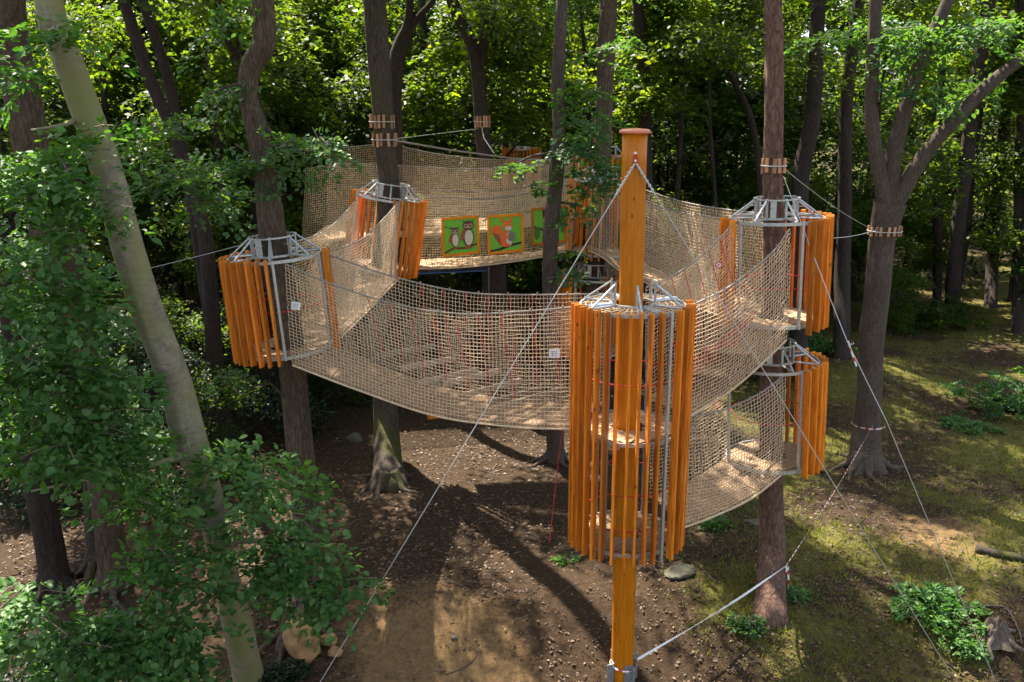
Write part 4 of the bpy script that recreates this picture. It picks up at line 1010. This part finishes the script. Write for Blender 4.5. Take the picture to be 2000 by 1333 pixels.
# individually seen trunks of the wood behind
back = [
 ('dark trunk leaning right behind the beech, left one of a pair', [(225, -60, 24, 20), (262, 60, 24, 24), (290, 150, 24, 24), (335, 250, 24, 22), (375, 370, 24, 24), (405, 500, 24, 30)], (430, 900)),
 ('dark trunk leaning right behind the beech, right one of a pair', [(265, -60, 25, 16), (295, 50, 25, 20), (325, 145, 25, 20), (350, 260, 25, 22), (380, 420, 25, 26)], (450, 880)),
 ('dark curved trunk just left of the crooked oak', [(400, -60, 27, 28), (440, 40, 27, 32), (470, 120, 27, 34), (500, 220, 27, 30), (520, 330, 27, 30)], (525, 820)),
 ('dark forked trunk directly behind the mossy oak', [(800, -60, 32, 14), (798, 40, 32, 18), (775, 110, 32, 28), (772, 240, 32, 26), (775, 400, 32, 28)], (775, 790)),
 ('slender dark trunk between the mossy oak and the forked trunk', [(824, -60, 42, 12), (826, 100, 42, 13), (826, 250, 42, 14)], (826, 690)),
 ('dark forked trunk above the picture of the squirrel', [(872, -60, 34, 24), (890, 20, 34, 24), (925, 90, 34, 28), (936, 170, 34, 26), (942, 260, 34, 27), (955, 400, 34, 30)], (960, 760)),
 ('dark trunk right of the pole cap', [(1245, -60, 36, 22), (1250, 60, 36, 24), (1258, 150, 36, 22), (1262, 260, 36, 22)], (1270, 740)),
 ('thin dark trunk leaning left in the green wood above the right hand net', [(1375, -60, 40, 9), (1395, 40, 40, 10), (1430, 150, 40, 12), (1478, 290, 40, 14)], (1500, 700)),
 ('very thin sapling in the green wood above the right hand net', [(1392, 60, 36, 5), (1385, 200, 36, 7), (1392, 320, 36, 8), (1398, 430, 36, 8)], (1400, 745)),
 ('thick dark trunk just right of the pine', [(1600, -60, 34, 26), (1595, 80, 34, 28), (1585, 240, 34, 32), (1562, 380, 34, 32)], (1560, 740)),
 ('dark trunk between the pine and the forked grey trunk', [(1685, -60, 36.5, 22), (1665, 90, 36.5, 26), (1652, 220, 36.5, 24), (1650, 400, 36.5, 28), (1645, 560, 36.5, 30)], (1644, 700)),
 ('slender dark trunk right of the forked grey trunk', [(1842, 60, 45, 13), (1838, 200, 45, 15), (1832, 420, 45, 17)], (1830, 604)),
 ('tall dark trunk leaning right behind the long limb', [(1945, -60, 43, 22), (1925, 40, 43, 24), (1905, 180, 43, 26), (1885, 330, 43, 26), (1866, 500, 43, 27)], (1858, 626)),
 ('dark trunk near the right edge behind the long limb', [(1985, 60, 48, 16), (1965, 220, 48, 18), (1945, 400, 48, 20), (1938, 520, 48, 22)], (1935, 600)),
 ('dark trunk at the extreme right edge', [(1998, -40, 44, 18), (1995, 200, 44, 18), (1990, 380, 44, 20)], (1988, 650)),
 ('dark trunk in the shade under the picture bridge', [(970, 520, 30, 34), (972, 600, 30, 34), (974, 700, 30, 34)], (974, 800)),
]
bk = {3: [[(870, -40, 32, 8), (840, 10, 32, 12), (808, 45, 32, 14), (790, 90, 32, 18), (776, 130, 32, 20)]],
      5: [[(935, -50, 34, 28), (952, 30, 34, 26), (945, 80, 34, 24), (932, 130, 34, 24)]]}
for i, (lb, path, base) in enumerate(back):
    t = tree('forest_tree', lb, path, 'bark_dark', (None if i == 15 else ('top1' if path[0][2] < 38 else ('far0', 'far1', 'far2')[i % 3])), base=base, flare=1.2, ext=5 if i != 15 else 0, n=12, topscale=1.3 if path[0][2] < 38 else .8, group=None, branches=bk.get(i, ()), rough=.08)
    
# filler trees of the wood, each one a tree of its own
def forest():
    spots = []
    tries = 0
    while len(spots) < 120 and tries < 9000:
        tries += 1
        Y = rng.uniform(25, 74); X = rng.uniform(-1, 1) * (Y * .66 + 6)
        if -8.5 < X < 9 and Y < 37: continue
        if X >= 8 and Y < 40: continue
        if X > 15 and Y < 50 and rng.random() < .75: continue
        if X > 14 and Y >= 50 and rng.random() < .45: continue
        if X < -8 and Y < 27: continue
        if -22 < X < -9 and Y < 33: continue
        if any((X - a) ** 2 + (Y - b) ** 2 < (2.6 + .02 * Y) ** 2 for a, b in spots): continue
        spots.append((X, Y))
    tm = {}
    for v in range(3):
        mb = MB(); p = [(0, 0, -.3), (.1 * v, .1, 4), (-.2 + .2 * v, -.1, 9), (.2, .2 * v, 15)]
        mb.tube(catmull(p, 6), np.linspace(.2, .06, 19), 8)
        for q in range(5):
            a = q * 1.3 + v; z = 4 + q * 1.9; mb.tube([(0, 0, z), (math.cos(a) * 1.2, math.sin(a) * 1.2, z + .8), (math.cos(a) * 2.6, math.sin(a) * 2.6, z + 1.2)], [.06, .04, .015], 5)
        me = bpy.data.meshes.new('trunk'); me.from_pydata(np.vstack(mb.v).tolist(), [], mb.f); me.materials.append(M['bark_dark']); me.polygons.foreach_set('use_smooth', [True] * len(me.polygons)); tm[v] = me
    spots.sort(key=lambda s: s[1])
    for i, (X, Y) in enumerate(spots):
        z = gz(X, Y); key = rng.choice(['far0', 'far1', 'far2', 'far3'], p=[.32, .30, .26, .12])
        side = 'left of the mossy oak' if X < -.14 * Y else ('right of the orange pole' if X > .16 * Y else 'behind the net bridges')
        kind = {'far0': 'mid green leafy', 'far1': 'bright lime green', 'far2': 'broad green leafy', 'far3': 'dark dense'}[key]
        far_ = 'nearer' if Y < 42 else ('farther' if Y < 58 else 'farthest'); lb = f'{kind} tree in the {far_} part of the wood {side}'
        root = thing('woodland_tree', (X, Y, z), lb, 'tree', lb.replace(' tree ', ' trees '))
        o = bpy.data.objects.new('trunk', tm[i % 3]); C.objects.link(o); o.parent = root; o.rotation_euler = (rng.normal(0, .03), rng.normal(0, .03), rng.uniform(0, 6)); s = rng.uniform(.7, 1.3); o.scale = (s, s, 1.05)
        put_crown(key, (X, Y, z + rng.uniform(.3, 2.4)), root, rng.uniform(.85, 1.2), rng.uniform(0, 6), rng.uniform(.9, 1.15))
        if Y > 44 and i % 5 < 2 and X < Y * .3: put_crown(key, (X + rng.normal(0, .6), Y + 1, z + rng.uniform(10, 13)), root, rng.uniform(1.1, 1.4), rng.uniform(0, 6), 1.0)
forest()
def understory():
    spots = [(-9.5, 24.5), (-12, 27), (-8.2, 28), (-6.3, 31), (-14, 24), (-11, 21.5), (-9.8, 31), (-4, 36), (0.5, 38), (4, 37), (8, 36.5), (11, 39), (7, 41), (13.5, 43), (16, 47), (2, 42), (-2, 41), (-7, 37), (-15, 31), (20, 50), (18, 41), (-16.5, 27), (9.5, 33.5)]
    for i, (X, Y) in enumerate(spots):
        z = gz(X, Y); key = 'lowd' if (X < -7 and i % 3) or i in (12, 8) else 'low'
        side = 'left' if X < -3 else ('right' if X > 6 else 'middle')
        lb = f"{'dark glossy' if key == 'lowd' else 'fresh green'} bushy undergrowth shrub below the trees, {side} of the wood"
        root = thing('undergrowth_shrub', (X, Y, z), lb, 'shrub', lb + 's')
        mb = MB()
        for q in range(5):
            a = q * 1.26; mb.tube([(X, Y, z - .1), (X + math.cos(a) * .4, Y + math.sin(a) * .4, z + 1.5), (X + math.cos(a) * 1.1, Y + math.sin(a) * 1.1, z + 3)], [.04, .03, .012], 5)
        mb.build('stems', 'bark_dark', root)
        put_crown(key, (X, Y, z - .1), root, rng.uniform(.8, 1.15), rng.uniform(0, 6))
understory()
def far_wood():
    rg = np.random.default_rng(5); k = 7500
    X = rg.uniform(-75, 75, k); Y = 82 + rg.uniform(0, 12, k) + 6 * np.sin(X * .1); Z = 33 * rg.uniform(0, 1, k) + 3 * np.sin(X * .35)
    c = np.stack([X, Y, np.abs(Z)], 1); o = np.stack([rg.normal(0, .5, k), -np.ones(k), rg.normal(0, .3, k)], 1)
    ctr, ld, nr, ll = sprays(c, o, rg.uniform(1.8, 3.2, k), 26, .5, rg=rg)
    V, F = leaf_verts(ctr, ld, nr, ll, ll * .7)
    tag(quick_mesh('distant_woodland', V, F, 'leaf_far'), 'far off green wood closing the view', 'woodland', kind='stuff')
far_wood()
# small plants and shrubs on the ground
def bush(label, px, py, w_, h, k, leaf, mat, name='shrub', cat='shrub', per=36):
    g = on_ground(px, py); g.z = gz(g.x, g.y); root = thing(name, g, label, cat)
    a = rng.uniform(0, 6.28, k); r = w_ * np.sqrt(rng.uniform(0, 1, k)); z = h * rng.uniform(.15, 1, k) * (1 - .5 * (r / w_) ** 2)
    nc_ = max(2, k // 12); q_ = rng.integers(0, nc_, k); ox = rng.uniform(-.75, .75, nc_) * w_; oy = rng.uniform(-.6, .6, nc_) * w_; hz_ = rng.uniform(.45, 1.15, nc_)
    r = r * .55; z = z * hz_[q_]
    c = np.stack([g.x + np.cos(a) * r + ox[q_], g.y + np.sin(a) * r + oy[q_], g.z + z], 1); o = np.stack([np.cos(a), np.sin(a), .5 + 0 * a], 1)
    ctr, ld, nr, ll = sprays(c, o, rng.uniform(.25, .5, k), per, leaf, flat=.35)
    V, F = leaf_verts(ctr, ld, nr, ll, ll * .55, True); quick_mesh('leaves', V, F, mat, root)
    mb = MB()
    for q in range(min(k, 14)): mb.tube([(g.x, g.y, g.z - .05), tuple((np.array(g) + c[q]) / 2 + [0, 0, .1]), tuple(c[q])], [.012, .008, .004], 4)
    mb.build('stems', 'twig', root)
bush('bright green shrub under the guy wires at lower right', 1835, 1215, .85, .75, 75, .11, 'leaf_near')
bush('leafy green end of the shrub beside the tree stump', 1880, 1262, .35, .45, 26, .10, 'leaf_near')
bush('grey green bush at the right edge of the clearing', 1955, 800, 1.5, 1.6, 150, .12, 'leaf_oak')
bush('low bright plant left of the grey green bush', 1915, 838, .9, .45, 50, .11, 'leaf_near', 'plant', 'plant')
bush('small blue green seedling at the foot of the pine', 1454, 1222, .28, .40, 20, .09, 'leaf_oak', 'seedling', 'plant')
bush('small bright green plant right of the pine foot', 1556, 1165, .22, .18, 12, .09, 'leaf_near', 'plant', 'plant')
bush('green plant on the ground under the low net bridge', 1392, 1024, .38, .2, 18, .10, 'leaf_near', 'plant', 'plant')
bush('low plant left of the slatted pole cage', 1110, 1096, .3, .14, 12, .09, 'leaf_near', 'plant', 'plant')
bush('shrub in the shade behind the forked grey trunk', 1830, 640, 1.8, 1.9, 150, .15, 'leaf_far')
bush('leafy shrub between the pine platforms and the dark trunk', 1590, 690, 1.3, 1.3, 90, .15, 'leaf_near')
bush('tangled dark ground ivy at the bottom left corner', 100, 1290, 1.3, .5, 90, .09, 'leaf_dark')
bush('dark ivy patch between the beech foot and the boulders', 545, 1325, .5, .35, 30, .09, 'leaf_dark')
def stump():
    g = on_ground(1942, 1245); g.z = gz(g.x, g.y); root = thing('tree_stump', g, 'rotten splintered tree stump at lower right', 'tree stump')
    mb = MB(); n = 26; v = []; hs = [0, .15, .32, .45]
    for j, h in enumerate(hs):
        for q in range(n):
            a = q * 2 * math.pi / n; r_ = (.30 - .05 * j + (.12 * math.exp(-h * 9))) * (1 + .14 * math.sin(5 * a + 1) + rng.normal(0, .05)); hh = h + (rng.uniform(-.1, .08) if j == 3 else 0)
            v.append((g.x + math.cos(a) * r_, g.y + math.sin(a) * r_, g.z - .05 + hh))
    f = [(i * n + q, i * n + (q + 1) % n, (i + 1) * n + (q + 1) % n, (i + 1) * n + q) for i in range(3) for q in range(n)]
    v.append((g.x, g.y, g.z + .22)); f2 = [(3 * n + q, 3 * n + (q + 1) % n, 4 * n) for q in range(n)]
    base = mb.n; mb.add(v, f); mb.f += [list(t) for t in f2]; mb.build('stump_wood', 'deadwood', root)
    for a in (.3, 1.2, 2.6, 4.0, 5.2):
        mb = MB(); mb.tube([(g.x + math.cos(a) * .2, g.y + math.sin(a) * .2, g.z + .12), (g.x + math.cos(a) * .5, g.y + math.sin(a) * .5, g.z + .05), (g.x + math.cos(a + .2) * .85, g.y + math.sin(a + .2) * .85, g.z - .02)], [.07, .045, .015], 7); mb.build('root', 'deadwood', root)
stump()
def log(label, pts, r, mat='deadwood', name='fallen_log', cat='log'):
    P = [on_ground(*p) for p in pts]; P = [Vector((p.x, p.y, gz(p.x, p.y) + r * .7 + dz)) for p, dz in zip(P, [0] * 9)]
    mb = MB(); A = catmull([tuple(p) for p in P], 5); rr = r * (1 + .1 * np.sin(np.arange(len(A)) * 1.9)) * np.linspace(1, .75, len(A)); mb.tube(A, rr, 9); tag(mb.build(name, mat, None, True), label, cat)
log('fallen mossy grey log at the right edge', [(1905, 1078), (1950, 1088), (2010, 1100)], .11, mat='bark_moss')
log('bent dead branch curving over the ground beside the stump', [(1925, 1185), (1965, 1190), (1990, 1235), (1995, 1260)], .025, name='dead_branch', cat='branch')
log('dead branch on the grass under the lower pine platform', [(1570, 950), (1600, 938), (1620, 925)], .02, name='dead_branch', cat='branch')
log('pale broken stick lying right of the flat rock', [(1385, 1128), (1400, 1140)], .03, name='dead_branch', cat='branch')
log('pale stick near the bottom right corner', [(1850, 1296), (1868, 1310)], .03, name='dead_branch', cat='branch')
log('curved twig lying on the sandy track', [(870, 1318), (905, 1305), (930, 1280), (918, 1262)], .012, name='dead_branch', cat='branch')
def brush():
    mb = MB()
    for _ in range(150):
        x = rng.uniform(-8.6, -5.2); y = rng.uniform(12.3, 14.6); z = gz(x, y) + rng.uniform(.02, .35); a = rng.uniform(0, 6.28); L = rng.uniform(.3, 1.0)
        d = np.array([math.cos(a), math.sin(a), rng.normal(0, .2)]); p = np.array([x, y, z])
        mb.tube([p - d * L / 2, p + rng.normal(0, .04, 3), p + d * L / 2], [.012, .01, .004], 4)
    tag(mb.build('brushwood', 'deadwood'), 'tangle of dead twigs on the ground at lower left', 'brushwood', kind='stuff')
    mb = MB()
    for _ in range(420):
        y = rng.uniform(13, 30); x = rng.uniform(-1, 1) * y * .6; z = gz(x, y) + .015; a = rng.uniform(0, 6.28); L = rng.uniform(.1, .45)
        d = np.array([math.cos(a), math.sin(a), 0]); p = np.array([x, y, z]); mb.tube([p - d * L / 2, p + rng.normal(0, .02, 3), p + d * L / 2], [.007, .006, .003], 4)
    tag(mb.build('fallen_twigs', 'twig'), 'fallen twigs scattered over the forest floor', 'twigs', kind='stuff')
brush()
